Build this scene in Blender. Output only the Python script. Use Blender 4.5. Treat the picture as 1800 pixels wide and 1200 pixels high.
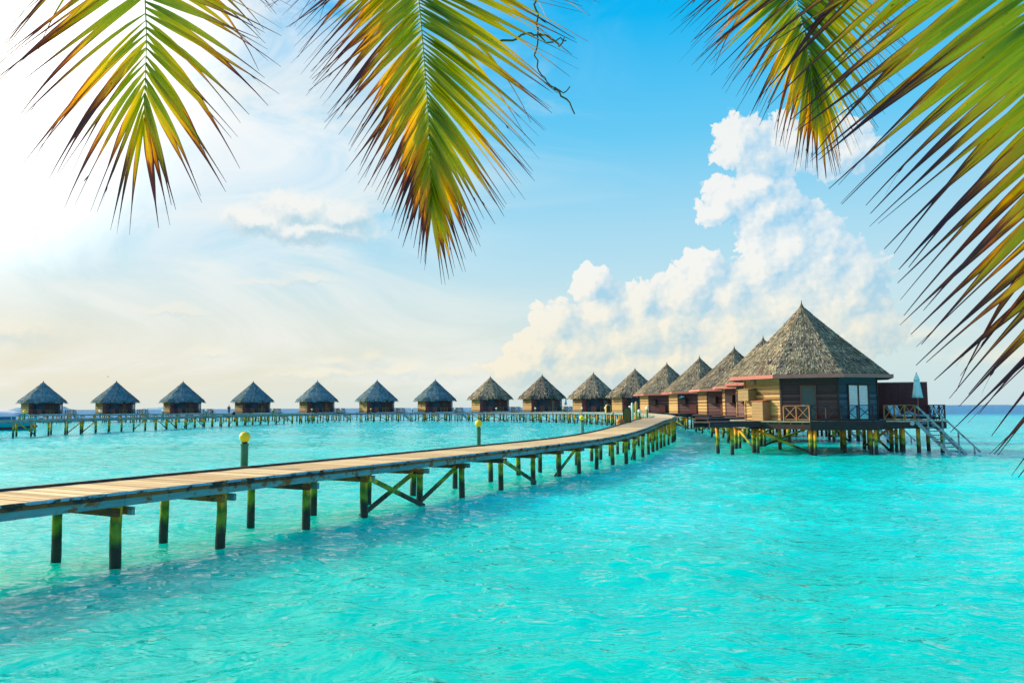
import bpy, math, random
import numpy as np
from mathutils import Vector, Matrix
R = math.radians
for o in list(bpy.data.objects): bpy.data.objects.remove(o)
scene = bpy.context.scene
C = scene.collection

# ------------------------------------------------------------------ camera
cam = bpy.data.cameras.new('camera')
cam.lens = 27.0; cam.sensor_width = 36.0; cam.clip_start = 0.05; cam.clip_end = 40000
cam_o = bpy.data.objects.new('camera', cam); C.objects.link(cam_o)
pitch, roll = R(4.894), 0.0055
F = Vector((0, math.cos(pitch), math.sin(pitch))); U0 = Vector((0, -math.sin(pitch), math.cos(pitch))); R0 = Vector((1, 0, 0))
RR = R0*math.cos(roll) - U0*math.sin(roll); UU = U0*math.cos(roll) + R0*math.sin(roll)
m = Matrix((RR, UU, -F)).transposed().to_4x4(); m.translation = Vector((0, 0, 3.0))
cam_o.matrix_world = m
scene.camera = cam_o

# ------------------------------------------------------------------ sun, exposure
SUN_AZ, SUN_EL = R(-66.0), R(27.0)
sun_dir = Vector((math.sin(SUN_AZ)*math.cos(SUN_EL), math.cos(SUN_AZ)*math.cos(SUN_EL), math.sin(SUN_EL)))
sl = bpy.data.lights.new('sun', 'SUN'); sl.energy = 4.8; sl.angle = R(0.6); sl.color = (1.0, 0.86, 0.62)
so = bpy.data.objects.new('sun', sl); C.objects.link(so); so.location = (-60, 30, 60)
so.rotation_euler = sun_dir.to_track_quat('Z', 'Y').to_euler()
vs = scene.view_settings
scene.display_settings.display_device = 'sRGB'
vs.view_transform = 'Standard'; vs.look = 'None'; vs.exposure = 0.0; vs.gamma = 1.0; vs.use_curve_mapping = False
scene.render.film_transparent = False
try:
    scene.cycles.max_bounces = 6; scene.cycles.diffuse_bounces = 2; scene.cycles.glossy_bounces = 3
    scene.cycles.transmission_bounces = 4; scene.cycles.transparent_max_bounces = 8
    scene.cycles.use_denoising = True; scene.cycles.sample_clamp_indirect = 4
except Exception: pass

def lin(r, g, b):
    f = lambda c: (c/255/12.92) if c/255 <= 0.04045 else ((c/255+0.055)/1.055)**2.4
    return (f(r), f(g), f(b), 1)

# ------------------------------------------------------------------ node helper
class G:
    def __init__(s, nt): s.nt = nt; s.n = nt.nodes; s.l = nt.links
    def new(s, t, **kw):
        nd = s.n.new(t)
        for k, v in kw.items(): setattr(nd, k, v)
        return nd
    def put(s, sock, v):
        if hasattr(v, 'is_linked') or hasattr(v, 'links'): s.l.new(v, sock)
        else:
            try: sock.default_value = v
            except Exception:
                sock.default_value = tuple(v)[:3] if len(tuple(v)) > 3 else tuple(v)+(1,)
    def math(s, op, a, b=None, c=None, clamp=False):
        nd = s.new('ShaderNodeMath', operation=op, use_clamp=clamp)
        s.put(nd.inputs[0], a)
        if b is not None: s.put(nd.inputs[1], b)
        if c is not None: s.put(nd.inputs[2], c)
        return nd.outputs[0]
    def vmath(s, op, a, b=None, out=0):
        nd = s.new('ShaderNodeVectorMath', operation=op)
        s.put(nd.inputs[0], a)
        if b is not None: s.put(nd.inputs[1], b)
        return nd.outputs[out]
    def noise(s, vec, scale, detail=3, rough=0.5, dim='3D', color=False, dist=0.0):
        nd = s.new('ShaderNodeTexNoise'); nd.noise_dimensions = dim
        if vec is not None: s.put(nd.inputs['Vector'], vec)
        nd.inputs['Scale'].default_value = scale; nd.inputs['Detail'].default_value = detail
        nd.inputs['Roughness'].default_value = rough; nd.inputs['Distortion'].default_value = dist
        return nd.outputs['Color' if color else 'Fac']
    def voro(s, vec, scale, feature='SMOOTH_F1', dim='2D'):
        nd = s.new('ShaderNodeTexVoronoi'); nd.voronoi_dimensions = dim; nd.feature = feature
        s.put(nd.inputs['Vector'], vec); nd.inputs['Scale'].default_value = scale
        return nd.outputs['Distance']
    def ramp(s, fac, stops, interp='LINEAR'):
        nd = s.new('ShaderNodeValToRGB'); nd.color_ramp.interpolation = interp
        e = nd.color_ramp.elements
        while len(e) < len(stops): e.new(0.5)
        for i, (p, c) in enumerate(stops):
            e[i].position = p
            c = tuple(c) if hasattr(c, '__len__') else (c, c, c)
            e[i].color = c if len(c) == 4 else c+(1,)
        s.put(nd.inputs[0], fac)
        return nd.outputs[0]
    def mix(s, fac, a, b, mode='MIX'):
        nd = s.new('ShaderNodeMix', data_type='RGBA', blend_type=mode)
        s.put(nd.inputs[0], fac); s.put(nd.inputs[6], a); s.put(nd.inputs[7], b)
        return nd.outputs[2]
    def maprange(s, v, a, b, c=0.0, d=1.0, smooth=True):
        nd = s.new('ShaderNodeMapRange'); nd.interpolation_type = 'SMOOTHSTEP' if smooth else 'LINEAR'
        s.put(nd.inputs[0], v); nd.inputs[1].default_value = a; nd.inputs[2].default_value = b
        nd.inputs[3].default_value = c; nd.inputs[4].default_value = d
        return nd.outputs[0]
    def scale(s, vec, sc):
        return s.vmath('MULTIPLY', vec, sc)
    def comb(s, x, y, z=0.0):
        nd = s.new('ShaderNodeCombineXYZ'); s.put(nd.inputs[0], x); s.put(nd.inputs[1], y); s.put(nd.inputs[2], z); return nd.outputs[0]
    def sep(s, v):
        nd = s.new('ShaderNodeSeparateXYZ'); s.put(nd.inputs[0], v); return nd.outputs

# ------------------------------------------------------------------ world: sky and clouds, all in direction space
def build_world():
    w = bpy.data.worlds.new('World'); scene.world = w; w.use_nodes = True
    nt = w.node_tree; nt.nodes.clear(); g = G(nt)
    tc = g.new('ShaderNodeTexCoord'); d = g.vmath('NORMALIZE', tc.outputs['Generated'])
    x, y, z = g.sep(d)
    az = g.math('MULTIPLY', g.math('ARCTAN2', x, y), 57.2958)
    el = g.math('MULTIPLY', g.math('ARCSINE', z), 57.2958)
    p = g.comb(az, el)
    # clear sky
    e01 = g.math('DIVIDE', el, 60.0, clamp=True)
    base = g.ramp(e01, [(0.0, lin(204, 226, 230)), (0.06, lin(212, 232, 232)), (0.13, lin(198, 230, 240)),
                        (0.22, lin(168, 221, 244)), (0.33, lin(104, 204, 247)), (0.46, lin(10, 184, 246)), (0.6, lin(0, 165, 238)), (1.0, lin(0, 128, 218))])
    dots = g.vmath('DOT_PRODUCT', d, tuple(sun_dir), out=1)
    ang = g.math('MULTIPLY', g.math('ARCCOSINE', dots), 57.2958)
    glow = g.maprange(g.math('ADD', ang, g.math('MULTIPLY', g.math('SUBTRACT', g.noise(g.vmath('MULTIPLY', p, (0.06, 0.13, 1)), 1.0, 6, 0.6, '2D', dist=0.8), 0.5), 60)), 66, 32)
    lowfade = g.maprange(el, 1.5, 20, 0.12, 1.0)
    veil = g.math('MULTIPLY', g.math('MULTIPLY', glow, lowfade), g.maprange(az, 4, -14, 0.1, 1.0))
    vcol = g.mix(g.maprange(ang, 43, 27), (0.93, 0.97, 0.985, 1), (2.3, 2.25, 2.1, 1))
    base = g.mix(veil, base, vcol)
    # warm horizon towards the sun
    warm = g.math('MULTIPLY', g.maprange(az, 30, -35), g.math('MULTIPLY', g.maprange(el, 11, 2.5), g.maprange(el, -0.5, 2.0, 0.5, 1.0)))
    base = g.mix(g.math('MULTIPLY', warm, 0.85), base, lin(240, 232, 208))
    hot = g.maprange(ang, 34, 6, 0.0, 1.0)
    base = g.mix(hot, base, (3.4, 3.0, 2.3, 1))
    # thin high cloud streaks
    st = g.noise(g.vmath('MULTIPLY', p, (0.035, 0.13, 1)), 1.0, 6, 0.6, '2D', dist=0.6)
    streak = g.math('MULTIPLY', g.maprange(st, 0.46, 0.72), g.maprange(el, 40, 12, 0.15, 0.75))
    streak = g.math('MULTIPLY', streak, g.maprange(az, 18, -15, 0.12, 1.0))
    base = g.mix(streak, base, lin(247, 248, 242))
    # a cloud bank edge at the left: bright veil whose lower rim is at about 14 degrees
    # cumulus
    grp_blobs = [(16.99,18.56,1.5,1.5),(18.54,17.44,1.7,1.1),(21.26,18.09,2.97,1.6),(23.83,17.02,2.12,1.2),(16.87,14.86,2.2,1.3),(15.32,13.79,1.2,0.8),
      (18.8,13.72,2.3,1.6),(18.07,15.35,1.27,0.93),(20.25,11.24,2.5,2.4),(18.47,9.77,1.91,1.91),(22.06,9.73,2.3,2.5),(24.2,8.2,1.8,2.2),(19.73,7.3,2.97,2.54),
      (23.05,6.73,2.54,2.54),(24.42,5.1,2.12,1.48),(14.11,9.6,1.5,1.5),(12.85,7.81,2.2,1.8),(11.58,5.77,2.4,1.8),(16.07,7.88,1.91,1.91),
      (16.18,5.02,3.39,2.54),(6.0,8.84,1.25,1.25),(6.82,6.93,1.8,1.6),(9.55,7.7,1.25,1.2),(8.88,5.21,2.97,1.91),(3.2,5.93,1.7,1.6),
      (2.12,4.24,1.91,1.48),(4.66,4.01,2.97,1.69),(0.2,2.77,1.91,0.93),(11.72,3.07,5.08,1.69),(19.61,3.71,4.24,2.12),(6.75,2.72,6.36,1.06),
      (47,9,4,3),(52,7,6,2.5),(43,6,4,2)]
    soft_blobs = [(-15.95,14.19,2.7,1.1),(-18.69,13.21,2.3,0.9),(-12.9,13.67,2.5,1.0),(-15.12,12.75,4.6,0.7),(-15.6,12.6,2.0,0.8)]
    faint_blobs = [(-14.86,9.44,2.12,0.45),(-17.82,9.0,2.5,0.3),
      (27.17,4.59,3.39,0.76),(23.32,4.37,6.36,0.59),(-12.96,3.52,1.27,0.38),(-10.31,3.83,0.93,0.59),(-21.49,3.96,1.27,0.42),
      (-8.44,2.79,2.54,0.68),(-4.25,2.58,2.12,0.59),(-14.15,2.56,3.81,0.51),(-24.11,6.73,2.54,0.4),(-34,5,5,1),(-45,8,6,1.6),(34,3,5,0.8)]
    warpn = g.vmath('SUBTRACT', g.noise(p, 0.55, 5, 0.62, '2D', color=True), (0.5, 0.5, 0.5))
    def field(pp, blobs, amp, bil, fine, sm):
        pw = g.vmath('ADD', pp, g.vmath('MULTIPLY', warpn, (amp, amp, 0)))
        acc = None
        for (a, e, ra, re) in blobs:
            q = g.vmath('MULTIPLY', g.vmath('SUBTRACT', pw, (a, e, 0)), (1/ra, 1/re, 0))
            v = g.math('SUBTRACT', 1.0, g.vmath('LENGTH', q, out=1))
            acc = v if acc is None else g.math('SMOOTH_MAX', acc, v, sm)
        v1 = g.voro(pw, 0.75); v2 = g.voro(g.vmath('ADD', pw, (3.3, 1.7, 0)), 1.9)
        n1 = g.noise(pp, 2.6, 6, 0.62, '2D')
        h = g.math('ADD', acc, g.math('MULTIPLY', g.math('SUBTRACT', 0.55, v1), bil))
        h = g.math('ADD', h, g.math('MULTIPLY', g.math('SUBTRACT', 0.5, v2), bil*0.45))
        return g.math('ADD', h, g.math('MULTIPLY', g.math('SUBTRACT', n1, 0.5), fine))
    def cloud(base, blobs, amp, bil, fine, sm, a0, a1, lit, shade, k, opac, dx, k2=0.0):
        h0 = field(p, blobs, amp, bil, fine, sm)
        h1 = field(g.vmath('ADD', p, dx), blobs, amp, bil*0.8, fine*0.4, sm)
        al = g.math('MULTIPLY', g.maprange(h0, a0, a1), opac)
        s = g.math('ADD', 0.54, g.math('MULTIPLY', g.math('SUBTRACT', h0, h1), k), clamp=True)
        if k2:
            h2 = field(g.vmath('ADD', p, (dx[0]*0.25, dx[1]*0.25, 0)), blobs, amp, bil, fine*0.7, sm)
            s = g.math('ADD', s, g.math('MULTIPLY', g.math('SUBTRACT', h0, h2), k2), clamp=True)
        lowwarm = g.maprange(el, 12, 2)
        litc = g.mix(lowwarm, lit, lin(252, 243, 218))
        shc = g.mix(lowwarm, shade, lin(196, 218, 222))
        # deep blue-grey shade on the side away from the sun
        col = g.mix(s, shc, litc)
        fade = g.maprange(el, -0.2, 3.2, 0.25, 1.0)
        return g.mix(g.math('MULTIPLY', al, fade), base, col)
    base = cloud(base, faint_blobs, 1.3, 0.30, 0.6, 0.35, -0.35, 0.9, lin(244, 244, 238), lin(186, 214, 226), 1.0, 0.5, (-0.35, 0.55, 0))
    base = cloud(base, soft_blobs, 1.5, 0.45, 0.5, 0.35, -0.42, 0.40, lin(249, 249, 244), lin(184, 216, 230), 1.2, 0.85, (-0.35, 0.55, 0))
    base = cloud(base, grp_blobs, 1.2, 0.70, 0.46, 0.20, -0.24, -0.10, lin(255, 252, 246), lin(158, 211, 241), 0.6, 0.88, (-1.15, 0.75, 0), 0.5)
    # physical sky adds a little of its own
    sky = g.new('ShaderNodeTexSky'); sky.sky_type = 'NISHITA'; sky.sun_disc = False
    sky.sun_elevation = SUN_EL; sky.sun_rotation = SUN_AZ
    sky.air_density = 1.0; sky.dust_density = 0.6; sky.ozone_density = 2.0
    bg1 = g.new('ShaderNodeBackground'); g.put(bg1.inputs[0], sky.outputs[0]); bg1.inputs[1].default_value = 0.05
    bg2 = g.new('ShaderNodeBackground'); g.put(bg2.inputs[0], base); bg2.inputs[1].default_value = 1.0
    mx = g.new('ShaderNodeMixShader'); mx.inputs[0].default_value = 0.97
    g.l.new(bg1.outputs[0], mx.inputs[1]); g.l.new(bg2.outputs[0], mx.inputs[2])
    out = g.new('ShaderNodeOutputWorld'); g.l.new(mx.outputs[0], out.inputs[0])
    w.cycles.sampling_method = 'MANUAL'; w.cycles.sample_map_resolution = 512
build_world()

# ------------------------------------------------------------------ materials
def new_mat(name):
    mt = bpy.data.materials.new(name); mt.use_nodes = True
    g = G(mt.node_tree); b = mt.node_tree.nodes['Principled BSDF']
    return mt, g, b
def geo(g): return g.new('ShaderNodeNewGeometry').outputs['Position']
def objc(g): return g.new('ShaderNodeTexCoord').outputs['Object']
def orand(g): return g.new('ShaderNodeObjectInfo').outputs['Random']
def bump(g, b, h, strength=0.3, dist=0.02):
    nd = g.new('ShaderNodeBump'); nd.inputs['Strength'].default_value = strength; nd.inputs['Distance'].default_value = dist
    g.put(nd.inputs['Height'], h); g.l.new(nd.outputs[0], b.inputs['Normal'])
M = {}
def wood(name, c1, c2, streak=(1.2, 1.2, 14), rough=0.7, stain=None, board=0.0, spec=0.3):
    mt, g, b = new_mat(name)
    v = objc(g); n = g.noise(g.scale(v, streak), 2.2, 5, 0.6)
    n2 = g.noise(v, 1.4, 4, 0.6)
    f = g.math('ADD', g.math('MULTIPLY', n, 0.65), g.math('MULTIPLY', n2, 0.35))
    if board:
        z = g.sep(v)[2]
        bd = g.math('FLOOR', g.math('DIVIDE', z, board))
        wn = g.new('ShaderNodeTexWhiteNoise', noise_dimensions='1D'); g.put(wn.inputs['W'], bd)
        f = g.math('ADD', g.math('MULTIPLY', f, 0.5), g.math('MULTIPLY', wn.outputs['Value'], 0.6))
    f = g.math('ADD', f, g.math('MULTIPLY', g.math('SUBTRACT', orand(g), 0.5), 0.25))
    col = g.ramp(f, [(0.3, c1), (0.7, c2)])
    if stain:
        n3 = g.noise(g.scale(v, (1, 1, 1.6)), 2.6, 6, 0.65)
        col = g.mix(g.maprange(n3, 0.52, 0.6), col, stain)
    g.put(b.inputs['Base Color'], col); b.inputs['Roughness'].default_value = rough
    b.inputs['Specular IOR Level'].default_value = spec
    bump(g, b, n, 0.35, 0.01); M[name] = mt
wood('siding', (0.14, 0.065, 0.02), (0.56, 0.35, 0.125), streak=(1.5, 1.5, 22), board=0.185)  # sunlit copy; the four sidings below have shade in their colour
wood('siding_half_shade', (0.11, 0.045, 0.05), (0.23, 0.11, 0.10), streak=(1.5, 1.5, 22), board=0.185)
wood('siding_shade', (0.07, 0.028, 0.03), (0.13, 0.06, 0.055), streak=(1.5, 1.5, 22), board=0.185)
wood('siding_shade_navy', (0.02, 0.035, 0.06), (0.05, 0.08, 0.12), streak=(1.5, 1.5, 22), board=0.185)
wood('siding_shade_blue', (0.04, 0.055, 0.085), (0.09, 0.12, 0.16), streak=(1.5, 1.5, 22), board=0.185)
wood('dark_wood', (0.028, 0.016, 0.018), (0.07, 0.04, 0.04), streak=(4, 4, 4))
wood('red_wood', (0.16, 0.045, 0.035), (0.27, 0.085, 0.06), streak=(1.5, 1.5, 20))
wood('fascia_wood', (0.46, 0.12, 0.10), (0.62, 0.22, 0.17), streak=(2, 2, 8))
wood('rail_wood', (0.30, 0.12, 0.045), (0.46, 0.21, 0.08), streak=(4, 4, 4))
wood('rail_shade', (0.035, 0.022, 0.028), (0.08, 0.05, 0.05), streak=(4, 4, 4))  # rail_wood darkened for rails out of the sun, shade in the colour
wood('box_wood', (0.26, 0.16, 0.06), (0.42, 0.28, 0.12), streak=(2, 2, 18))
wood('box_orange', (0.36, 0.11, 0.05), (0.52, 0.2, 0.09), streak=(2, 2, 18))
wood('stair_paint', (0.16, 0.33, 0.36), (0.30, 0.48, 0.5), streak=(3, 3, 3), stain=(0.10, 0.09, 0.05))
wood('beam_paint', (0.06, 0.23, 0.25), (0.20, 0.38, 0.38), streak=(0.8, 0.8, 6), stain=(0.30, 0.10, 0.02))
wood('beam_brown', (0.10, 0.03, 0.01), (0.40, 0.14, 0.025), streak=(0.8, 0.8, 6), stain=(0.02, 0.03, 0.035))
wood('edge_paint', (0.06, 0.24, 0.38), (0.30, 0.50, 0.62), streak=(0.8, 0.8, 5), stain=(0.05, 0.04, 0.03))
wood('kerb_wood', (0.02, 0.02, 0.03), (0.07, 0.05, 0.05), streak=(1, 1, 6), stain=(0.15, 0.06, 0.02))
wood('gang_wood', (0.03, 0.018, 0.022), (0.075, 0.04, 0.045), streak=(3, 3, 3))
wood('light_beam', (0.20, 0.20, 0.15), (0.36, 0.34, 0.24), streak=(1, 1, 9), stain=(0.10, 0.15, 0.13))

def m_plank():
    mt, g, b = new_mat('plank_wood')
    v = objc(g); r = orand(g)
    vv = g.vmath('ADD', g.scale(v, (1.2, 16, 4)), g.comb(g.math('MULTIPLY', r, 91.0), g.math('MULTIPLY', r, 37.0)))
    n = g.noise(vv, 1.6, 6, 0.65)
    f = g.math('ADD', g.math('MULTIPLY', n, 0.5), g.math('MULTIPLY', r, 0.5))
    c = g.ramp(f, [(0.22, (0.50, 0.29, 0.12)), (0.5, (0.80, 0.53, 0.25)), (0.75, (0.92, 0.70, 0.38)), (0.92, (0.74, 0.60, 0.44))])
    g.put(b.inputs['Base Color'], c); b.inputs['Roughness'].default_value = 0.75; b.inputs['Specular IOR Level'].default_value = 0.25
    bump(g, b, n, 0.4, 0.006); M['plank_wood'] = mt
m_plank()
def m_decking():
    mt, g, b = new_mat('decking_wood')
    v = objc(g); n = g.noise(v, 2.0, 5, 0.65)
    wn = g.noise(g.scale(v, (6, 6, 1)), 2.0, 2, 0.6)
    c = g.ramp(g.math('ADD', g.math('MULTIPLY', n, 0.5), g.math('MULTIPLY', wn, 0.5)), [(0.3, (0.48, 0.32, 0.17)), (0.55, (0.76, 0.56, 0.34)), (0.75, (0.86, 0.68, 0.48))])
    g.put(b.inputs['Base Color'], c); b.inputs['Roughness'].default_value = 0.8; M['decking_wood'] = mt
m_decking()
def m_post():
    mt, g, b = new_mat('post_wood')
    v = geo(g); x, y, z = g.sep(v)
    n = g.noise(g.scale(v, (5, 5, 1.6)), 1.6, 6, 0.65); nb = g.noise(v, 1.3, 3, 0.5)
    zz = g.math('ADD', z, g.math('ADD', g.math('MULTIPLY', g.math('SUBTRACT', n, 0.5), 0.55), g.math('MULTIPLY', g.math('SUBTRACT', nb, 0.5), 0.5)))
    c = g.ramp(g.math('DIVIDE', zz, 2.0, clamp=True), [(0.0, (0.008, 0.010, 0.010)), (0.20, (0.014, 0.022, 0.012)), (0.25, (0.045, 0.085, 0.02)),
        (0.34, (0.26, 0.34, 0.02)), (0.43, (0.08, 0.15, 0.015)), (0.52, (0.78, 0.46, 0.012)), (0.64, (0.80, 0.27, 0.012)), (1.0, (0.55, 0.28, 0.04))])
    g.put(b.inputs['Base Color'], c)
    g.put(b.inputs['Roughness'], g.maprange(z, 0.1, 0.6, 0.35, 0.8))
    bump(g, b, g.noise(g.scale(v, (20, 20, 3)), 1.5, 4, 0.6), 0.5, 0.02); M['post_wood'] = mt
m_post()
def m_thatch(name, stops):
    mt, g, b = new_mat(name)
    v = objc(g)
    at = g.new('ShaderNodeAttribute'); at.attribute_name = 'tone'; t = at.outputs['Fac']
    n = g.noise(g.scale(v, (1, 1, 1.2)), 0.9, 5, 0.65); fine = g.noise(g.scale(v, (9, 9, 2.2)), 2.4, 4, 0.7)
    f = g.math('ADD', g.math('MULTIPLY', t, 0.42), g.math('ADD', g.math('MULTIPLY', n, 0.33), g.math('MULTIPLY', fine, 0.3)))
    f = g.math('ADD', f, g.math('MULTIPLY', g.math('SUBTRACT', orand(g), 0.5), 0.09))
    c = g.ramp(f, stops)
    rp = g.noise(v, 0.55, 3, 0.6)
    c = g.mix(g.maprange(rp, 0.58, 0.70, 0, 0.6), c, (0.13, 0.045, 0.05, 1))
    c = g.mix(g.maprange(g.noise(g.vmath('ADD', v, (9, 4, 2)), 0.8, 4, 0.6), 0.52, 0.68, 0, 0.5), c, (0.12, 0.11, 0.035, 1))
    g.put(b.inputs['Base Color'], c); b.inputs['Roughness'].default_value = 0.9; b.inputs['Specular IOR Level'].default_value = 0.15
    bump(g, b, fine, 0.6, 0.03); M[name] = mt
m_thatch('thatch', [(0.30, (0.022, 0.018, 0.022)), (0.42, (0.10, 0.085, 0.075)), (0.54, (0.23, 0.195, 0.14)), (0.66, (0.43, 0.36, 0.22)), (0.82, (0.74, 0.62, 0.36))])
m_thatch('thatch_haze', [(0.30, (0.035, 0.075, 0.095)), (0.45, (0.075, 0.16, 0.19)), (0.6, (0.15, 0.25, 0.28)), (0.8, (0.32, 0.40, 0.38))])  # blue of haze and shade put into the far roofs' colour
def plain(name, col, rough=0.5, spec=0.4, metal=0.0, var=0.15, emit=None):
    mt, g, b = new_mat(name)
    n = g.noise(objc(g), 5, 4, 0.6)
    c2 = tuple(min(1, c*(1+var)) for c in col); c1 = tuple(c*(1-var) for c in col)
    g.put(b.inputs['Base Color'], g.ramp(n, [(0.3, c1), (0.7, c2)]))
    b.inputs['Roughness'].default_value = rough; b.inputs['Specular IOR Level'].default_value = spec; b.inputs['Metallic'].default_value = metal
    M[name] = mt
plain('globe_yellow', (0.92, 0.62, 0.01), 0.35, var=0.04)
plain('globe_white', (0.80, 0.80, 0.72), 0.35, var=0.04)
plain('lamp_green', (0.03, 0.17, 0.085), 0.5)
plain('lamp_teal', (0.10, 0.30, 0.27), 0.5)
plain('black_rubber', (0.02, 0.02, 0.022), 0.6)
plain('curtain', (0.42, 0.86, 0.95), 0.9, 0.1, var=0.05)
plain('parasol_cloth', (0.50, 0.74, 0.76), 0.9, 0.1, var=0.06)
plain('cushion_blue', (0.16, 0.46, 0.66), 0.8, 0.2)
plain('cushion_white', (0.50, 0.72, 0.78), 0.8, 0.2)
plain('towel_teal', (0.03, 0.42, 0.45), 0.95, 0.1)
plain('towel_blue', (0.08, 0.25, 0.62), 0.95, 0.1)
plain('towel_white', (0.75, 0.8, 0.8), 0.95, 0.1)
plain('bronze_pole', (0.34, 0.15, 0.04), 0.5)
plain('boat_hull', (0.0, 0.42, 0.50), 0.35)
plain('boat_blue', (0.01, 0.16, 0.50), 0.4)
plain('boat_red', (0.14, 0.012, 0.02), 0.5)
plain('canopy_cloth', (0.72, 0.66, 0.72), 0.8, 0.1, var=0.05)
plain('shirt_navy', (0.018, 0.03, 0.12), 0.9)
plain('trousers_blue', (0.015, 0.05, 0.11), 0.9)
plain('skin', (0.30, 0.14, 0.09), 0.6)
plain('hair_dark', (0.02, 0.012, 0.012), 0.7)
plain('island_haze', (0.36, 0.52, 0.58), 0.95, 0.0)  # pale blue distance haze put into the islands' colour
plain('yellow_ring', (0.75, 0.55, 0.02), 0.5)
plain('panel_dark', (0.022, 0.03, 0.022), 0.5)
plain('panel_green', (0.06, 0.075, 0.012), 0.4)
plain('pale_post', (0.72, 0.66, 0.5), 0.6)
plain('ochre_post', (0.62, 0.36, 0.06), 0.6)
plain('twig_bark', (0.13, 0.09, 0.035), 0.8)
plain('door_red', (0.22, 0.03, 0.04), 0.6)
plain('door_glass', (0.012, 0.06, 0.065), 0.12, 0.6)
plain('metal_grey', (0.4, 0.5, 0.52), 0.35, 0.5)
def m_jar():
    mt, g, b = new_mat('terracotta')
    v = objc(g); z = g.sep(v)[2]; n = g.noise(v, 3.5, 3, 0.5)
    zz = g.math('ADD', z, g.math('MULTIPLY', g.math('SUBTRACT', n, 0.5), 0.35))
    c = g.ramp(g.math('DIVIDE', zz, 0.6, clamp=True), [(0.30, (0.62, 0.34, 0.03)), (0.40, (0.60, 0.30, 0.03)), (0.43, (0.33, 0.09, 0.012)), (1.0, (0.52, 0.17, 0.02))])
    g.put(b.inputs['Base Color'], c); b.inputs['Roughness'].default_value = 0.55; M['terracotta'] = mt
m_jar()
def m_pane():
    mt, g, b = new_mat('window_glass')
    nt = mt.node_tree; nt.nodes.remove(b)
    tr = g.new('ShaderNodeBsdfTransparent'); tr.inputs[0].default_value = (0.92, 0.98, 1.0, 1)
    gl = g.new('ShaderNodeBsdfGlossy'); gl.inputs['Roughness'].default_value = 0.03
    fr = g.new('ShaderNodeFresnel'); fr.inputs[0].default_value = 1.5
    mx = g.new('ShaderNodeMixShader'); g.l.new(g.math('MULTIPLY', fr.outputs[0], 0.6), mx.inputs[0])
    g.l.new(tr.outputs[0], mx.inputs[1]); g.l.new(gl.outputs[0], mx.inputs[2])
    g.l.new(mx.outputs[0], nt.nodes['Material Output'].inputs[0]); M['window_glass'] = mt
m_pane()
def m_leaf():
    mt, g, b = new_mat('palm_leaf')
    nt = mt.node_tree; nt.nodes.remove(b)
    uv = g.new('ShaderNodeUVMap'); uv.uv_map = 'leaf'; u, vv, _ = g.sep(uv.outputs[0])
    r = orand(g)
    at = g.new('ShaderNodeAttribute'); at.attribute_name = 'age'; age = at.outputs['Fac']
    off = g.math('MULTIPLY', r, 57.0)
    n = g.noise(g.comb(g.math('ADD', g.math('MULTIPLY', u, 4.0), off), g.math('MULTIPLY', vv, 3.0), off), 1.6, 4, 0.6)
    stripe = g.noise(g.comb(g.math('ADD', g.math('MULTIPLY', u, 1.2), off), g.math('MULTIPLY', vv, 26.0), off), 1.0, 3, 0.6)
    edge = g.math('MULTIPLY', g.math('POWER', g.math('ABSOLUTE', g.math('SUBTRACT', g.math('MULTIPLY', vv, 2.0), 1.0)), 3.0), 0.16)
    f = g.math('ADD', g.math('MULTIPLY', g.math('POWER', u, 1.15), 0.72), g.math('ADD', age, 0.03))
    f = g.math('ADD', f, g.math('MULTIPLY', g.math('SUBTRACT', n, 0.5), 0.42))
    f = g.math('ADD', f, g.math('MULTIPLY', g.math('SUBTRACT', stripe, 0.5), 0.16))
    f = g.math('ADD', f, edge)
    c = g.ramp(f, [(0.0, (0.025, 0.065, 0.004)), (0.16, (0.07, 0.13, 0.004)), (0.32, (0.27, 0.30, 0.004)), (0.52, (0.66, 0.50, 0.004)), (0.65, (0.70, 0.32, 0.004)),
                   (0.72, (0.30, 0.075, 0.012)), (0.79, (0.07, 0.022, 0.035)), (1.0, (0.045, 0.016, 0.05))])
    sp = g.noise(g.comb(g.math('ADD', g.math('MULTIPLY', u, 30.0), off), g.math('MULTIPLY', vv, 4.0), off), 1.0, 2, 0.5)
    c = g.mix(g.maprange(sp, 0.70, 0.76, 0, 0.85), c, (0.10, 0.03, 0.01, 1))
    df = g.new('ShaderNodeBsdfDiffuse'); g.put(df.inputs[0], c)
    tl = g.new('ShaderNodeBsdfTranslucent'); g.put(tl.inputs[0], g.vmath('MULTIPLY', c, (1.45, 1.15, 0.3)))
    gl = g.new('ShaderNodeBsdfGlossy'); gl.inputs['Roughness'].default_value = 0.35; gl.inputs[0].default_value = (0.9, 0.95, 0.9, 1)
    m1 = g.new('ShaderNodeMixShader'); m1.inputs[0].default_value = 0.52
    g.l.new(df.outputs[0], m1.inputs[1]); g.l.new(tl.outputs[0], m1.inputs[2])
    m2 = g.new('ShaderNodeMixShader'); m2.inputs[0].default_value = 0.02
    g.l.new(m1.outputs[0], m2.inputs[1]); g.l.new(gl.outputs[0], m2.inputs[2])
    g.l.new(m2.outputs[0], nt.nodes['Material Output'].inputs[0]); M['palm_leaf'] = mt
m_leaf()
plain('rachis', (0.42, 0.36, 0.04), 0.5)

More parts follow.
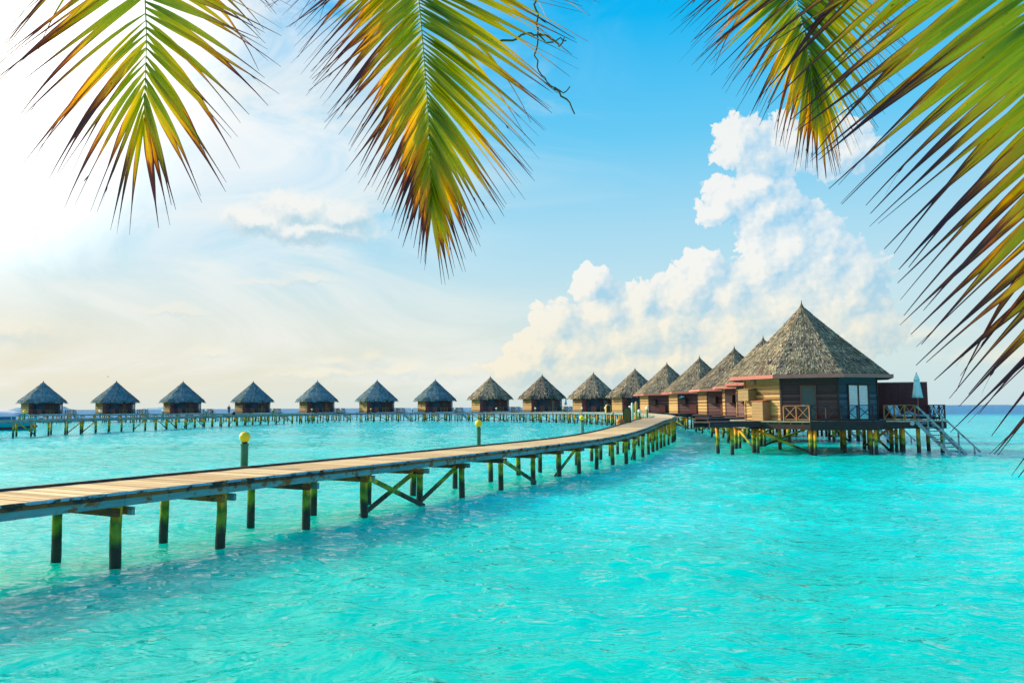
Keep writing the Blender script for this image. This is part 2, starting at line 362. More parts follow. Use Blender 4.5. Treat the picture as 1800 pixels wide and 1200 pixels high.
def m_water():
    mt, g, b = new_mat('lagoon_water')
    nt = mt.node_tree; nt.nodes.remove(b)
    v = geo(g); x, y, z = g.sep(v)
    big = g.noise(g.scale(v, (0.022, 0.035, 0)), 1.0, 4, 0.55)
    mid = g.noise(g.scale(v, (0.12, 0.2, 0)), 1.0, 5, 0.6)
    near = g.mix(g.maprange(big, 0.36, 0.62), (0.0, 0.53, 0.42, 1), (0.0, 0.76, 0.73, 1))
    near = g.mix(g.maprange(mid, 0.56, 0.78, 0, 0.4), near, (0.0, 0.42, 0.40, 1))
    # rippled bed and depth: crests pass more light
    near = g.mix(g.maprange(z, -0.10, 0.12, 0.25, 0.0), near, (0.0, 0.42, 0.42, 1))
    dist = g.vmath('LENGTH', v, out=1)
    dn = g.math('ADD', dist, g.math('MULTIPLY', g.math('SUBTRACT', g.noise(g.scale(v, (0.004, 0.02, 0)), 1.0, 4, 0.6), 0.5), 160))
    c = g.mix(g.maprange(dn, 40, 150, 0, 0.7), near, (0.0, 0.52, 0.62, 1))
    c = g.mix(g.maprange(dn, 190, 330), c, (0.0, 0.19, 0.42, 1))
    rip = g.noise(g.scale(v, (1.0, 1.25, 1)), 2.4, 4, 0.6, dist=0.5); chop = g.noise(g.scale(v, (0.9, 1.2, 1)), 0.7, 4, 0.55, dist=0.4)
    rg_ = g.noise(g.scale(v, (0.95, 1.25, 1)), 1.1, 3, 0.5, dist=0.6)
    ridge = g.math('SUBTRACT', 1.0, g.math('ABSOLUTE', g.math('SUBTRACT', g.math('MULTIPLY', rg_, 4.0), 2.0)))
    h = g.math('ADD', g.math('MULTIPLY', rip, 0.50), g.math('ADD', g.math('MULTIPLY', chop, 0.8), g.math('MULTIPLY', ridge, 0.34)))
    bp = g.new('ShaderNodeBump'); bp.inputs['Distance'].default_value = 0.17; bp.inputs['Strength'].default_value = 0.85; g.put(bp.inputs['Height'], h)
    bs = g.new('ShaderNodeBump'); bs.inputs['Distance'].default_value = 0.2; bs.inputs['Strength'].default_value = 0.7; g.put(bs.inputs['Height'], h)
    df = g.new('ShaderNodeBsdfDiffuse'); g.put(df.inputs[0], c); g.l.new(bs.outputs[0], df.inputs['Normal'])
    ss = g.new('ShaderNodeSubsurfaceScattering'); ss.falloff = 'BURLEY'; g.put(ss.inputs['Color'], c); ss.inputs['Scale'].default_value = 3.5
    ss.inputs['Radius'].default_value = (0.25, 1.0, 0.9)
    dm = g.new('ShaderNodeMixShader'); dm.inputs[0].default_value = 0.92; g.l.new(df.outputs[0], dm.inputs[1]); g.l.new(ss.outputs[0], dm.inputs[2])
    gl = g.new('ShaderNodeBsdfGlossy'); gl.inputs['Roughness'].default_value = 0.03; g.l.new(bp.outputs[0], gl.inputs['Normal'])
    fr = g.new('ShaderNodeFresnel'); fr.inputs[0].default_value = 1.33; g.l.new(bp.outputs[0], fr.inputs['Normal'])
    fac = g.math('MULTIPLY', g.math('MINIMUM', g.math('MULTIPLY', fr.outputs[0], 0.85), 0.75), g.maprange(dn, 120, 330, 1.0, 0.5))
    mx = g.new('ShaderNodeMixShader'); g.l.new(fac, mx.inputs[0]); g.l.new(dm.outputs[0], mx.inputs[1]); g.l.new(gl.outputs[0], mx.inputs[2])
    g.l.new(mx.outputs[0], nt.nodes['Material Output'].inputs[0]); M['lagoon_water'] = mt
m_water()

# ------------------------------------------------------------------ mesh helper
class MB:
    def __init__(s): s.v = []; s.f = []; s.tone = []
    def add(s, vs, fs, tone=None):
        b = len(s.v); s.v += [tuple(q) for q in vs]; s.f += [tuple(i+b for i in f) for f in fs]
        if tone is not None: s.tone += [tone]*len(fs)
        return s
    def box(s, c, size, rz=0.0, M4=None):
        cx, cy, cz = c; a, b_, d = size[0]/2, size[1]/2, size[2]/2
        ca, sa = math.cos(rz), math.sin(rz)
        pts = []
        for dz in (-d, d):
            for dx, dy in ((-a, -b_), (a, -b_), (a, b_), (-a, b_)):
                pts.append((cx+dx*ca-dy*sa, cy+dx*sa+dy*ca, cz+dz))
        return s.add(pts, [(0, 3, 2, 1), (4, 5, 6, 7), (0, 1, 5, 4), (1, 2, 6, 5), (2, 3, 7, 6), (3, 0, 4, 7)])
    def bar(s, p, q, w, h, up=(0, 0, 1)):
        p, q = Vector(p), Vector(q); d = (q-p).normalized(); u = Vector(up)
        if abs(d.dot(u)) > 0.99: u = Vector((0, 1, 0))
        a = d.cross(u).normalized(); b_ = a.cross(d).normalized()
        pts = [e + a*sx*w/2 + b_*sy*h/2 for e in (p, q) for sx, sy in ((-1, -1), (1, -1), (1, 1), (-1, 1))]
        return s.add(pts, [(3, 2, 1, 0), (4, 5, 6, 7), (0, 1, 5, 4), (1, 2, 6, 5), (2, 3, 7, 6), (3, 0, 4, 7)])
    def tube(s, pts, radii, n=8, cap=True):
        pts = [Vector(p) for p in pts]; b = len(s.v); k = len(pts)
        prev = None
        for i, p in enumerate(pts):
            d = (pts[min(i+1, k-1)] - pts[max(i-1, 0)]).normalized()
            a = d.orthogonal().normalized() if prev is None else (prev - d*prev.dot(d)).normalized()
            prev = a; c = d.cross(a)
            r = radii[i] if hasattr(radii, '__len__') else radii
            for j in range(n):
                t = 2*math.pi*j/n; s.v.append(tuple(p + (a*math.cos(t)+c*math.sin(t))*r))
        for i in range(k-1):
            for j in range(n):
                s.f.append((b+i*n+j, b+i*n+(j+1) % n, b+(i+1)*n+(j+1) % n, b+(i+1)*n+j))
        if cap:
            s.f.append(tuple(b+j for j in reversed(range(n)))); s.f.append(tuple(b+(k-1)*n+j for j in range(n)))
        return s
    def lathe(s, prof, c=(0, 0, 0), n=20, pleat=0.0, pn=8):
        b = len(s.v); k = len(prof)
        for i, (r, z) in enumerate(prof):
            for j in range(n):
                t = 2*math.pi*j/n; rr = r*(1+pleat*math.cos(pn*t))
                s.v.append((c[0]+rr*math.cos(t), c[1]+rr*math.sin(t), c[2]+z))
        for i in range(k-1):
            for j in range(n): s.f.append((b+i*n+j, b+i*n+(j+1) % n, b+(i+1)*n+(j+1) % n, b+(i+1)*n+j))
        s.f.append(tuple(b+j for j in reversed(range(n)))); s.f.append(tuple(b+(k-1)*n+j for j in range(n)))
        return s
    def prism(s, poly, z0, z1):
        n = len(poly)
        pts = [(x, y, z0) for x, y in poly] + [(x, y, z1) for x, y in poly]
        return s.add(pts, [tuple(reversed(range(n))), tuple(range(n, 2*n))] + [(i, (i+1) % n, n+(i+1) % n, n+i) for i in range(n)])
    def mesh(s, name, smooth=False):
        me = bpy.data.meshes.new(name); me.from_pydata(s.v, [], s.f)
        if s.tone and len(s.tone) == len(s.f):
            a = me.attributes.new('tone', 'FLOAT', 'FACE'); a.data.foreach_set('value', s.tone)
        if smooth: me.polygons.foreach_set('use_smooth', [True]*len(s.f))
        me.update(); return me
    def build(s, name, mat, parent=None, smooth=False, loc=None, rz=0.0, bev=0.0):
        return link(name, s.mesh(name, smooth), mat, parent, loc, rz, bev)
def link(name, me, mat, parent=None, loc=None, rz=0.0, bev=0.0):
    if mat and not me.materials: me.materials.append(M[mat])
    o = bpy.data.objects.new(name, me); C.objects.link(o)
    if parent: o.parent = parent
    if loc: o.location = loc
    if rz: o.rotation_euler = (0, 0, rz)
    if bev:
        md = o.modifiers.new('bevel', 'BEVEL'); md.width = bev; md.segments = 2; md.limit_method = 'ANGLE'
    return o
def thing(name, label, cat, loc=(0, 0, 0), rz=0.0, group=None):
    o = bpy.data.objects.new(name, None); C.objects.link(o); o.location = loc; o.rotation_euler = (0, 0, rz)
    o['label'] = label; o['category'] = cat
    if group: o['group'] = group
    return o
def tag(o, label, cat, group=None):
    o['label'] = label; o['category'] = cat
    if group: o['group'] = group
    return o
KIDS = {}
def copy_tree(o, parent=None):
    c = o.copy(); C.objects.link(c)
    if parent: c.parent = parent
    for ch in KIDS.get(o.name) or list(o.children): copy_tree(ch, c)
    return c

# ------------------------------------------------------------------ water
def ocean_tile(N, L, seed, amp, wind, cut):
    rng = np.random.default_rng(seed)
    k = np.fft.fftfreq(N, L/N)*2*np.pi; kx, ky = np.meshgrid(k, k)
    kk = np.sqrt(kx**2+ky**2); kk[0, 0] = 1
    c = (kx*math.cos(wind)+ky*math.sin(wind))/kk
    P = np.exp(-1/(kk*1.1)**2)/kk**3.1*(0.25+c**2)*np.exp(-(kk*cut)**2)
    P[0, 0] = 0
    h = np.fft.ifft2((rng.normal(size=(N, N))+1j*rng.normal(size=(N, N)))*np.sqrt(P)).real
    return h/h.std()*amp
def sample(tile, L, x, y):
    N = tile.shape[0]; u = (x/L*N) % N; v = (y/L*N) % N
    i = np.floor(u).astype(int); j = np.floor(v).astype(int); fu = u-i; fv = v-j
    i %= N; j %= N; i1 = (i+1) % N; j1 = (j+1) % N
    return tile[j, i]*(1-fu)*(1-fv)+tile[j, i1]*fu*(1-fv)+tile[j1, i]*(1-fu)*fv+tile[j1, i1]*fu*fv
def build_water():
    rs = [0.4]; 
    while rs[-1] < 5: rs.append(rs[-1]*1.08)
    while rs[-1] < 60: rs.append(rs[-1]*1.0062)
    while rs[-1] < 420: rs.append(rs[-1]*1.011)
    while rs[-1] < 25000: rs.append(rs[-1]*1.07)
    rs = np.array(rs)
    th = np.concatenate([np.linspace(-180, -46, 45)[:-1], np.linspace(-46, 46, 720), np.linspace(46, 180, 45)[1:]])
    th = np.radians(th)
    r, t = np.meshgrid(rs, th, indexing='ij')
    x = r*np.sin(t); y = r*np.cos(t)
    T1 = ocean_tile(512, 23.0, 3, 0.020, 2.2, 0.035); T2 = ocean_tile(256, 67.0, 7, 0.034, 1.9, 0.05)
    dr = r*0.009
    f1 = np.clip(1-(dr-0.25)/0.8, 0, 1); f2 = np.clip(1-(dr-0.9)/2.5, 0, 1)
    ca, sa = math.cos(0.5), math.sin(0.5)
    z = sample(T1, 23.0, x, y)*f1 + sample(T2, 67.0, x*ca-y*sa, x*sa+y*ca)*f2
    z = np.where(z > 0, z*1.25, z*0.85)
    nr, na = r.shape
    verts = np.stack([x, y, z], -1).reshape(-1, 3)
    idx = np.arange(nr*na).reshape(nr, na)
    q = np.stack([idx[:-1, :-1], idx[1:, :-1], idx[1:, 1:], idx[:-1, 1:]], -1).reshape(-1, 4)[:, ::-1]
    me = bpy.data.meshes.new('water')
    me.vertices.add(len(verts)); me.vertices.foreach_set('co', verts.ravel().astype(np.float32))
    me.loops.add(q.size); me.loops.foreach_set('vertex_index', q.ravel().astype(np.int32))
    me.polygons.add(len(q)); me.polygons.foreach_set('loop_start', np.arange(0, q.size, 4, dtype=np.int32))
    me.polygons.foreach_set('use_smooth', np.ones(len(q), dtype=bool)); me.update(calc_edges=True)
    o = link('water', me, 'lagoon_water'); o['kind'] = 'structure'
build_water()
# sea bed below the water, a closed world under the sheet
bed = MB(); bed.add([(-9000, -9000, -2.5), (9000, -9000, -2.5), (9000, 9000, -2.5), (-9000, 9000, -2.5)], [(0, 1, 2, 3)])
plain('sand', (0.5, 0.45, 0.33), 0.9)
b_ = bed.build('seabed', 'sand'); b_['kind'] = 'structure'

def island(x0, x1, y, h, seed, label):
    rnd = random.Random(seed); n = 46; mb = MB(); top = []
    for i in range(n+1):
        t = i/n; e = min(1, 6*t, 6*(1-t))
        top.append(h*e*(0.55+0.3*rnd.random()+0.25*math.sin(t*9+seed)))
    for j, (dy, s_) in enumerate(((-60, 0.0), (-25, 0.6), (0, 1.0), (60, 0.0))):
        for i in range(n+1): mb.v.append((x0+(x1-x0)*i/n, y+dy, max(-0.3, top[i]*s_) if s_ else -0.3))
    for j in range(3):
        for i in range(n): a = j*(n+1)+i; mb.f.append((a, a+1, a+n+2, a+n+1))
    o = mb.build('distant_island', 'island_haze'); tag(o, label, 'island', 'low islands on the horizon')
island(3350, 4700, 5200, 30, 1, 'low hazy island on the horizon right of the sun deck')
island(-3400, -2950, 5200, 34, 2, 'faint low island on the horizon behind the moored boat')
island(-2750, -2250, 5600, 22, 3, 'faint low island strip on the horizon between the two leftmost villas')

# ------------------------------------------------------------------ jetties
def spline(pts, step=0.2):
    P = [Vector(p) for p in pts]; out = []
    for i in range(len(P)-1):
        a, b, c, d = P[max(i-1, 0)], P[i], P[i+1], P[min(i+2, len(P)-1)]
        n = max(2, int((c-b).length/step))
        for k in range(n):
            t = k/n
            out.append(0.5*((2*b)+(c-a)*t+(2*a-5*b+4*c-d)*t*t+(-a+3*b-3*c+d)*t**3))
    out.append(P[-1]); return out
class Path:
    def __init__(s, pts):
        s.p = spline(pts); s.s = [0.0]
        for a, b in zip(s.p, s.p[1:]): s.s.append(s.s[-1]+(b-a).length)
        s.len = s.s[-1]
    def at(s, d):
        d = min(max(d, 0), s.len-1e-6)
        i = int(np.searchsorted(s.s, d, side='right'))-1; i = min(i, len(s.p)-2)
        t = (d-s.s[i])/(s.s[i+1]-s.s[i]); p = s.p[i].lerp(s.p[i+1], t)
        a = s.p[max(i-2, 0)]; b = s.p[min(i+3, len(s.p)-1)]; T = (b-a); T.z = 0; T.normalize()
        return p, T, Vector((T.y, -T.x, 0))     # point, tangent, right-hand side
def off(pts, w):
    out = []
    for i, p in enumerate(pts):
        a = Vector(pts[max(i-1, 0)]); b = Vector(pts[min(i+1, len(pts)-1)]); T = (b-a); T.z = 0; T.normalize()
        out.append(Vector(p) + Vector((-T.y, T.x, 0))*w)
    return out
zt = 1.44
front = [(-12.1, 5.9, zt), (-9.75, 10.3, zt), (-7.42, 14.75, zt), (-5.05, 19.3, zt), (-2.76, 23.6, zt), (-0.42, 28.1, zt), (1.8, 32.6, zt), (4.02, 37.1, zt+.02), (6.1, 41.7, 1.56),
         (7.78, 46.3, 1.68), (9.4, 51.4, 1.82), (11.1, 57.0, 1.97), (12.9, 62.5, 2.05)]
near_c = [tuple(q) for q in off(front, 1.0)]
W = 2.2
post_me = {}
def post_mesh(r, h0, h1, seed):
    key = (round(r, 3), round(h1, 1), seed)
    if key not in post_me:
        rnd = random.Random(seed); n = 9; mb = MB()
        prof = [(0, 0, h0), (rnd.uniform(-.01, .01), rnd.uniform(-.01, .01), 0.1), (rnd.uniform(-.008, .008), rnd.uniform(-.008, .008), h1*0.55), (rnd.uniform(-.015, .015), 0, h1)]
        mb.tube(prof, [r*1.08, r*1.03, r*rnd.uniform(.95, 1.03), r*rnd.uniform(.93, 1.0)], 12)
        me = mb.mesh('post', True); me.materials.append(M['post_wood']); post_me[key] = me
    return post_me[key]
def add_post(parent, x, y, top, r=0.095, seed=0):
    me = post_mesh(r, -1.6, round(top, 1), seed % 4)
    o = link('post', me, None, parent, (x, y, top-round(top, 1))); o.rotation_euler = (0, 0, (seed*2.4) % 6.28); return o
def jetty(name, label, group, pts, spacing, n_planks, bent0, lights, near, braces, w=W):
    P = Path(pts); root = thing(name, label, 'jetty', tuple(P.at(0)[0].xy)+(0,), 0, group)
    inv = Vector((-root.location.x, -root.location.y, 0))
    rnd = random.Random(11 if near else 5)
    # planks
    step = 0.152; k = 0; s_ = 0.1
    pm = []
    if n_planks:
        for q in range(5):
            mb = MB(); ww = 0.140-0.004*q
            mb.box((0, 0, 0), (w+0.02*(q-2), ww, 0.038)); me = mb.mesh('plank'); me.materials.append(M['plank_wood']); pm.append(me)
    while s_ < P.len and k < n_planks:
        p, T, N = P.at(s_); z2 = P.at(s_+0.3)[0].z
        o = link('plank', pm[rnd.randrange(5)], None, root, tuple(p+inv+Vector((0, 0, rnd.uniform(-.004, .004)))))
        o.rotation_euler = (math.atan2(z2-p.z, 0.3), 0, math.atan2(T.y, T.x)-math.pi/2+rnd.uniform(-.006, .006))
        s_ += step; k += 1
    if s_ < P.len-0.2:
        mb = MB()
        while s_ < P.len:
            p, T, N = P.at(s_)
            jw = w/2+rnd.uniform(-.015, .015); a = p+inv
            hw = (step-0.012)/2 if near else (0.30-0.02)/2
            pts8 = [a+N*sx*jw+T*sy*hw+Vector((0, 0, sz*0.019)) for sz in (-1, 1) for sx, sy in ((-1, -1), (1, -1), (1, 1), (-1, 1))]
            mb.add(pts8, [(0, 3, 2, 1), (4, 5, 6, 7), (0, 1, 5, 4), (1, 2, 6, 5), (2, 3, 7, 6), (3, 0, 4, 7)])
            s_ += step if near else 0.30
        o = mb.build('planks', 'decking_wood', root); o['kind'] = 'stuff'
    # bents
    S = []; s_ = bent0
    if near:
        fr_ = [(-9.6, 10.2), (-8.5, 12.4), (-7.36, 14.79), (-6.2, 16.9), (-5.09, 19.3), (-3.95, 21.3), (-2.76, 23.5), (-1.57, 25.7), (-.42, 28.14), (.67, 30.8), (1.85, 33.0), (3.0, 35.1), (4.08, 37.0), (5.11, 39.3), (6.2, 41.9), (6.94, 43.85), (7.81, 46.2)]
        for (fx, fy) in fr_:
            S.append(min(P.s, key=lambda d: (P.at(d)[0]+P.at(d)[2]*1.0-Vector((fx, fy, P.at(d)[0].z))).length))
        s_ = S[-1]+2.5
    while s_ < P.len-0.2: S.append(s_); s_ += spacing
    side = w/2-0.13
    for i, s0 in enumerate(S):
        p, T, N = P.at(s0); a = p+inv
        for sg in (1, -1):
            q = a+N*side*sg+T*rnd.uniform(-.1, .1)
            top = p.z-(0.10 if near else 0.12)
            add_post(root, q.x, q.y, top, (0.10 if near else 0.11)*rnd.uniform(.92, 1.06), rnd.randrange(99))
        if near or i % 1 == 0:
            for st in ((-1, 1) if near else (1,)):
                e = T*0.155*st
                mb = MB(); z = -0.36 if near else -0.26
                mb.bar(a+e+N*(w/2+0.05)+Vector((0, 0, z)), a+e-N*(w/2+0.05)+Vector((0, 0, z)), 0.07, 0.15)
                mb.build('cross_beam', 'beam_brown' if (near and st < 0) else 'beam_paint', root)
        if i < len(S)-1:
            s1 = S[i+1]; p2, T2, N2 = P.at(s1); b2 = p2+inv
            pm2, Tm, Nm = P.at((s0+s1)/2)
            for sg in (1, -1):
                off_ = (w/2-0.03)
                # stringer beam under the plank ends
                mb = MB(); zz = Vector((0, 0, -0.145))
                mb.bar(a+N*off_*sg+zz+T*0.004, b2+N2*off_*sg+zz-T2*0.004, 0.075, 0.215)
                mb.build('beam', 'beam_paint', root)
                if near:
                    mb = MB(); zz = Vector((0, 0, -0.008 if sg > 0 else 0.045)); o2 = w/2+0.035 if sg > 0 else w/2-0.02
                    mb.bar(a+N*o2*sg+zz+T*0.006, b2+N2*o2*sg+zz-T2*0.006, 0.028 if sg > 0 else 0.10, 0.05 if sg > 0 else 0.05)
                    mb.build('edge_board' if sg > 0 else 'kerb_rail', 'edge_paint' if sg > 0 else 'kerb_wood', root)
                    if sg > 0:
                        mb = MB(); zz = Vector((0, 0, -0.075))
                        mb.bar(a+N*(w/2+0.012)+zz+T*0.01, b2+N2*(w/2+0.012)+zz-T2*0.01, 0.03, 0.07)
                        mb.build('fascia_board', 'beam_brown', root)
                else:
                    mb = MB(); o2 = w/2-0.03; zz = Vector((0, 0, 0.045))
                    if sg > 0 or True:
                        mb.bar(a+N*o2*sg+zz+T*0.006, b2+N2*o2*sg+zz-T2*0.006, 0.09, 0.05); mb.build('kerb_rail', 'beam_paint', root)
            if i in braces or (not near and rnd.random() < braces_far):
                kind = braces.get(i, rnd.choice('ab')) if isinstance(braces, dict) else rnd.choice('ab')
                nn = N*side; lo = Vector((0, 0, -p.z+0.05)); hi = Vector((0, 0, -0.35))
                if kind in 'ax':
                    mb = MB(); mb.bar(a+nn*1.12+hi, b2+nn*1.12+lo, 0.05, 0.13); mb.build('brace', 'post_wood', root)
                if kind in 'bx':
                    mb = MB(); mb.bar(a+nn*0.82+lo, b2+nn*0.82+hi, 0.05, 0.13); mb.build('brace', 'post_wood', root)
                if kind == 'c':
                    mb = MB(); mb.bar(a-N*side+lo, a+N*side*0.9+hi, 0.05, 0.14); mb.build('brace', 'post_wood', root)
    return root, P
braces_far = 0.0
nj, NP = jetty('curved_jetty', 'sunlit plank jetty curving from the lower left to the villas', None, near_c, 2.42, 300, 1.2, None, True, {5: 'x', 6: 'b', 8: 'a', 10: 'b', 15: 'b'})
zf = 2.05
far_c = [(12.2, 63.6, 2.05), (13.8, 70, zf), (15.4, 80, zf), (16.6, 92, zf), (17.2, 104, zf), (16.9, 116, zf), (15.4, 128, zf), (12.2, 140, 2.0), (7.5, 151, 1.95), (1.5, 159.5, 1.9), (-6, 166, 1.9),
         (-15, 170, 1.88), (-25, 171, 1.85), (-35, 168.5, 1.85), (-42.5, 161, 1.85), (-46.5, 150, 1.85), (-49, 138, 1.85), (-51, 124, 1.85), (-52.5, 110, 1.85), (-54.0, 96, 1.85), (-55.6, 82, 1.85), (-57, 68, 1.85), (-58, 58, 1.85)]
braces_far = 0.45
fj, FP = jetty('boardwalk', 'long timber boardwalk on stilts sweeping round the lagoon in front of the villas', None, far_c, 2.75, 0, 0.6, None, False, {}, 2.0)
braces_far = 0.12
bk_c = [(-44, 171, 1.9), (-55, 176.5, 1.9), (-68, 178.5, 1.9), (-84, 177, 1.9), (-100, 174.5, 1.9), (-118, 172, 1.9), (-136, 169, 1.9)]
bj, BP = jetty('back_boardwalk', 'low timber walkway linking the five leftmost villas on the far side', None, bk_c, 2.6, 0, 0.6, None, False, {}, 1.6)

# ------------------------------------------------------------------ villas
def V(e1, e2): c = math.sqrt(.5); return (c*(e1-e2), c*(e1+e2))
def octa(a, rot=0.0):
    r = a/math.cos(math.pi/8) if rot == 0 else a
    st = -math.pi/2 - math.pi/8 + rot
    return [(r*math.cos(st+i*math.pi/4), r*math.sin(st+i*math.pi/4)) for i in range(8)]
ZF = 2.05
def roof_mesh(seed, courses, tw, R_e=4.85, z0=4.92, z1=9.75, shag=0.0, ax=(0.0, 0.0), mat='thatch'):
    rnd = random.Random(seed); mb = MB(); n = 32
    def rad(th, a):   # octagon softened towards a circle
        ph = (th+math.pi/2+math.pi/8) % (math.pi/4) - math.pi/8
        return a*(0.90/math.cos(ph)*1.0 + 0.10*1.04)
    def pt(th, t, lift=0.0):   # t 0 eave .. 1 apex, slightly concave profile near the eave
        r_ = (R_e)*(1-t)*(1+0.02*math.sin(t*math.pi)) + 0.05
        zz = z0+(z1-z0)*t - 0.10*math.sin(t*math.pi) + (0.02*math.sin(7*th+seed)+0.02*math.sin(13*th))*(1-t)
        if shag and t < 0.10: zz -= shag*(1-t/0.10)**2; 
        k = rad(th, r_); sl_ = math.atan2(z1-z0, R_e)
        return Vector(((k+lift*math.sin(sl_))*math.cos(th)+ax[0]*t, (k+lift*math.sin(sl_))*math.sin(th)+ax[1]*t, zz+lift*math.cos(sl_)))
    rings = 8
    for i in range(rings+1):
        for j in range(n*2): mb.v.append(tuple(pt(2*math.pi*j/(n*2), i/rings)))
    m_ = n*2
    for i in range(rings):
        for j in range(m_): mb.f.append((i*m_+j, i*m_+(j+1) % m_, (i+1)*m_+(j+1) % m_, (i+1)*m_+j)); mb.tone.append(0.35)
    # underside
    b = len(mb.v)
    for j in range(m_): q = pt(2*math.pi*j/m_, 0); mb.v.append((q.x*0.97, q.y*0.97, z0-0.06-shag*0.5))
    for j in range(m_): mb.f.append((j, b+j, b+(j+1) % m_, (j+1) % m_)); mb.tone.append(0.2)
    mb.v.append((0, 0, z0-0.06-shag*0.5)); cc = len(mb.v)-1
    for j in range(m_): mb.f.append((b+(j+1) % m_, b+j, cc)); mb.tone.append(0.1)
    for c_ in range(courses):
        t = c_/courses; per = 2*math.pi*R_e*(1-t)+0.25; k = max(8, int(per/tw)); ct = rnd.uniform(-.12, .12)
        for j in range(k):
            if rnd.random() < 0.03: continue
            th = 2*math.pi*(j+rnd.uniform(-.3, .3))/k; dth = 2*math.pi/k*rnd.uniform(0.55, 1.0)/2*1.15
            tb = t - rnd.uniform(-.1, .8)/courses; tt = min(0.995, t+rnd.uniform(1.5, 2.4)/courses)
            lf = rnd.uniform(0.025, 0.07)+ (0.05 if shag and c_ < 2 else 0)
            tb = max(tb, -0.012) if not (c_ < 2) else tb
            sk = rnd.uniform(-.3, .3)*dth
            q = [pt(th-dth*0.8+sk, tb, lf), pt(th+dth*0.8+sk, tb+rnd.uniform(-.2, .2)/courses, lf*rnd.uniform(.7, 1.1)), pt(th+dth, tt, 0.012), pt(th-dth, tt, 0.012)]
            if c_ < 1: 
                dz = rnd.uniform(0, 0.10+shag*0.4); q[0].z -= dz; q[1].z -= dz*rnd.uniform(.5, 1.3)
            mb.add(q, [(0, 1, 2, 3)], min(1, max(0, rnd.gauss(0.5+ct, 0.19))))
    me = mb.mesh('roof'); me.materials.append(M[mat]); return me
def siding_mesh(w, z0, z1, bh=0.185):
    mb = MB(); n = int(round((z1-z0)/bh)); h = (z1-z0)/n
    for i in range(n):
        a = z0+i*h+0.03; hh = h-0.03
        # lapped board: bottom edge proud
        mb.add([(-w/2, -0.06, a), (w/2, -0.06, a), (w/2, -0.02, a+hh), (-w/2, -0.02, a+hh), (-w/2, 0.0, a), (w/2, 0.0, a)],
               [(0, 1, 2, 3), (4, 5, 1, 0)])
    mb.add([(-w/2, -0.003, z0), (w/2, -0.003, z0), (w/2, -0.003, z1), (-w/2, -0.003, z1)], [(0, 1, 2, 3)])
    mb.add([(-w/2, 0.05, z0), (w/2, 0.05, z0), (w/2, 0.05, z1), (-w/2, 0.05, z1)], [(3, 2, 1, 0)])
    return mb
def on_face(o, az, a=4.0, x=0.0):
    """place an object built facing -Y on the octagon face whose outward azimuth is az degrees (0 = +Y, clockwise)"""
    t = math.pi-R(az)                      # rotation so that local -Y points outward
    n = Vector((math.sin(R(az)), math.cos(R(az)), 0)); s_ = Vector((math.cos(t), math.sin(t), 0))
    o.location = n*a + s_*x; o.rotation_euler = (0, 0, t); return o
def boxm(c, s_, bev=0): return MB().box(c, s_)
def rail(parent, p, q, panels, mat, z=ZF, h=0.95, ends=(True, True)):
    """x-braced railing as one part: posts, rails and crosses are its sub-parts"""
    p = Vector(p+(0,)); q = Vector(q+(0,)); d = (q-p)
    mb = MB(); top = Vector((0, 0, z+h)); bot = Vector((0, 0, z+0.1))
    mb.bar(p+top, q+top, 0.09, 0.05)
    r = mb.build('railing', mat, parent)
    mb = MB(); mb.bar(p+bot, q+bot, 0.05, 0.06); mb.build('bottom_rail', mat, r)
    for i in range(panels+1):
        if (i == 0 and not ends[0]) or (i == panels and not ends[1]): continue
        a = p+d*i/panels; mb = MB(); mb.bar(a+Vector((0, 0, z)), a+Vector((0, 0, z+h-0.026)), 0.07, 0.07, up=(0, 1, 0)); mb.build('railing_post', mat, r)
    u = d.normalized()*0.04
    for i in range(panels):
        a = p+d*i/panels+u; b = p+d*(i+1)/panels-u
        mb = MB(); mb.bar(a+Vector((0, 0, z+.14)), b+Vector((0, 0, z+h-.03)), 0.028, 0.045); mb.bar(b+Vector((0, 0, z+.14)), a+Vector((0, 0, z+h-.03)), 0.034, 0.045)
        mb.build('cross_brace', mat, r)
    return r
PLAT = octa(5.25, math.pi/8)
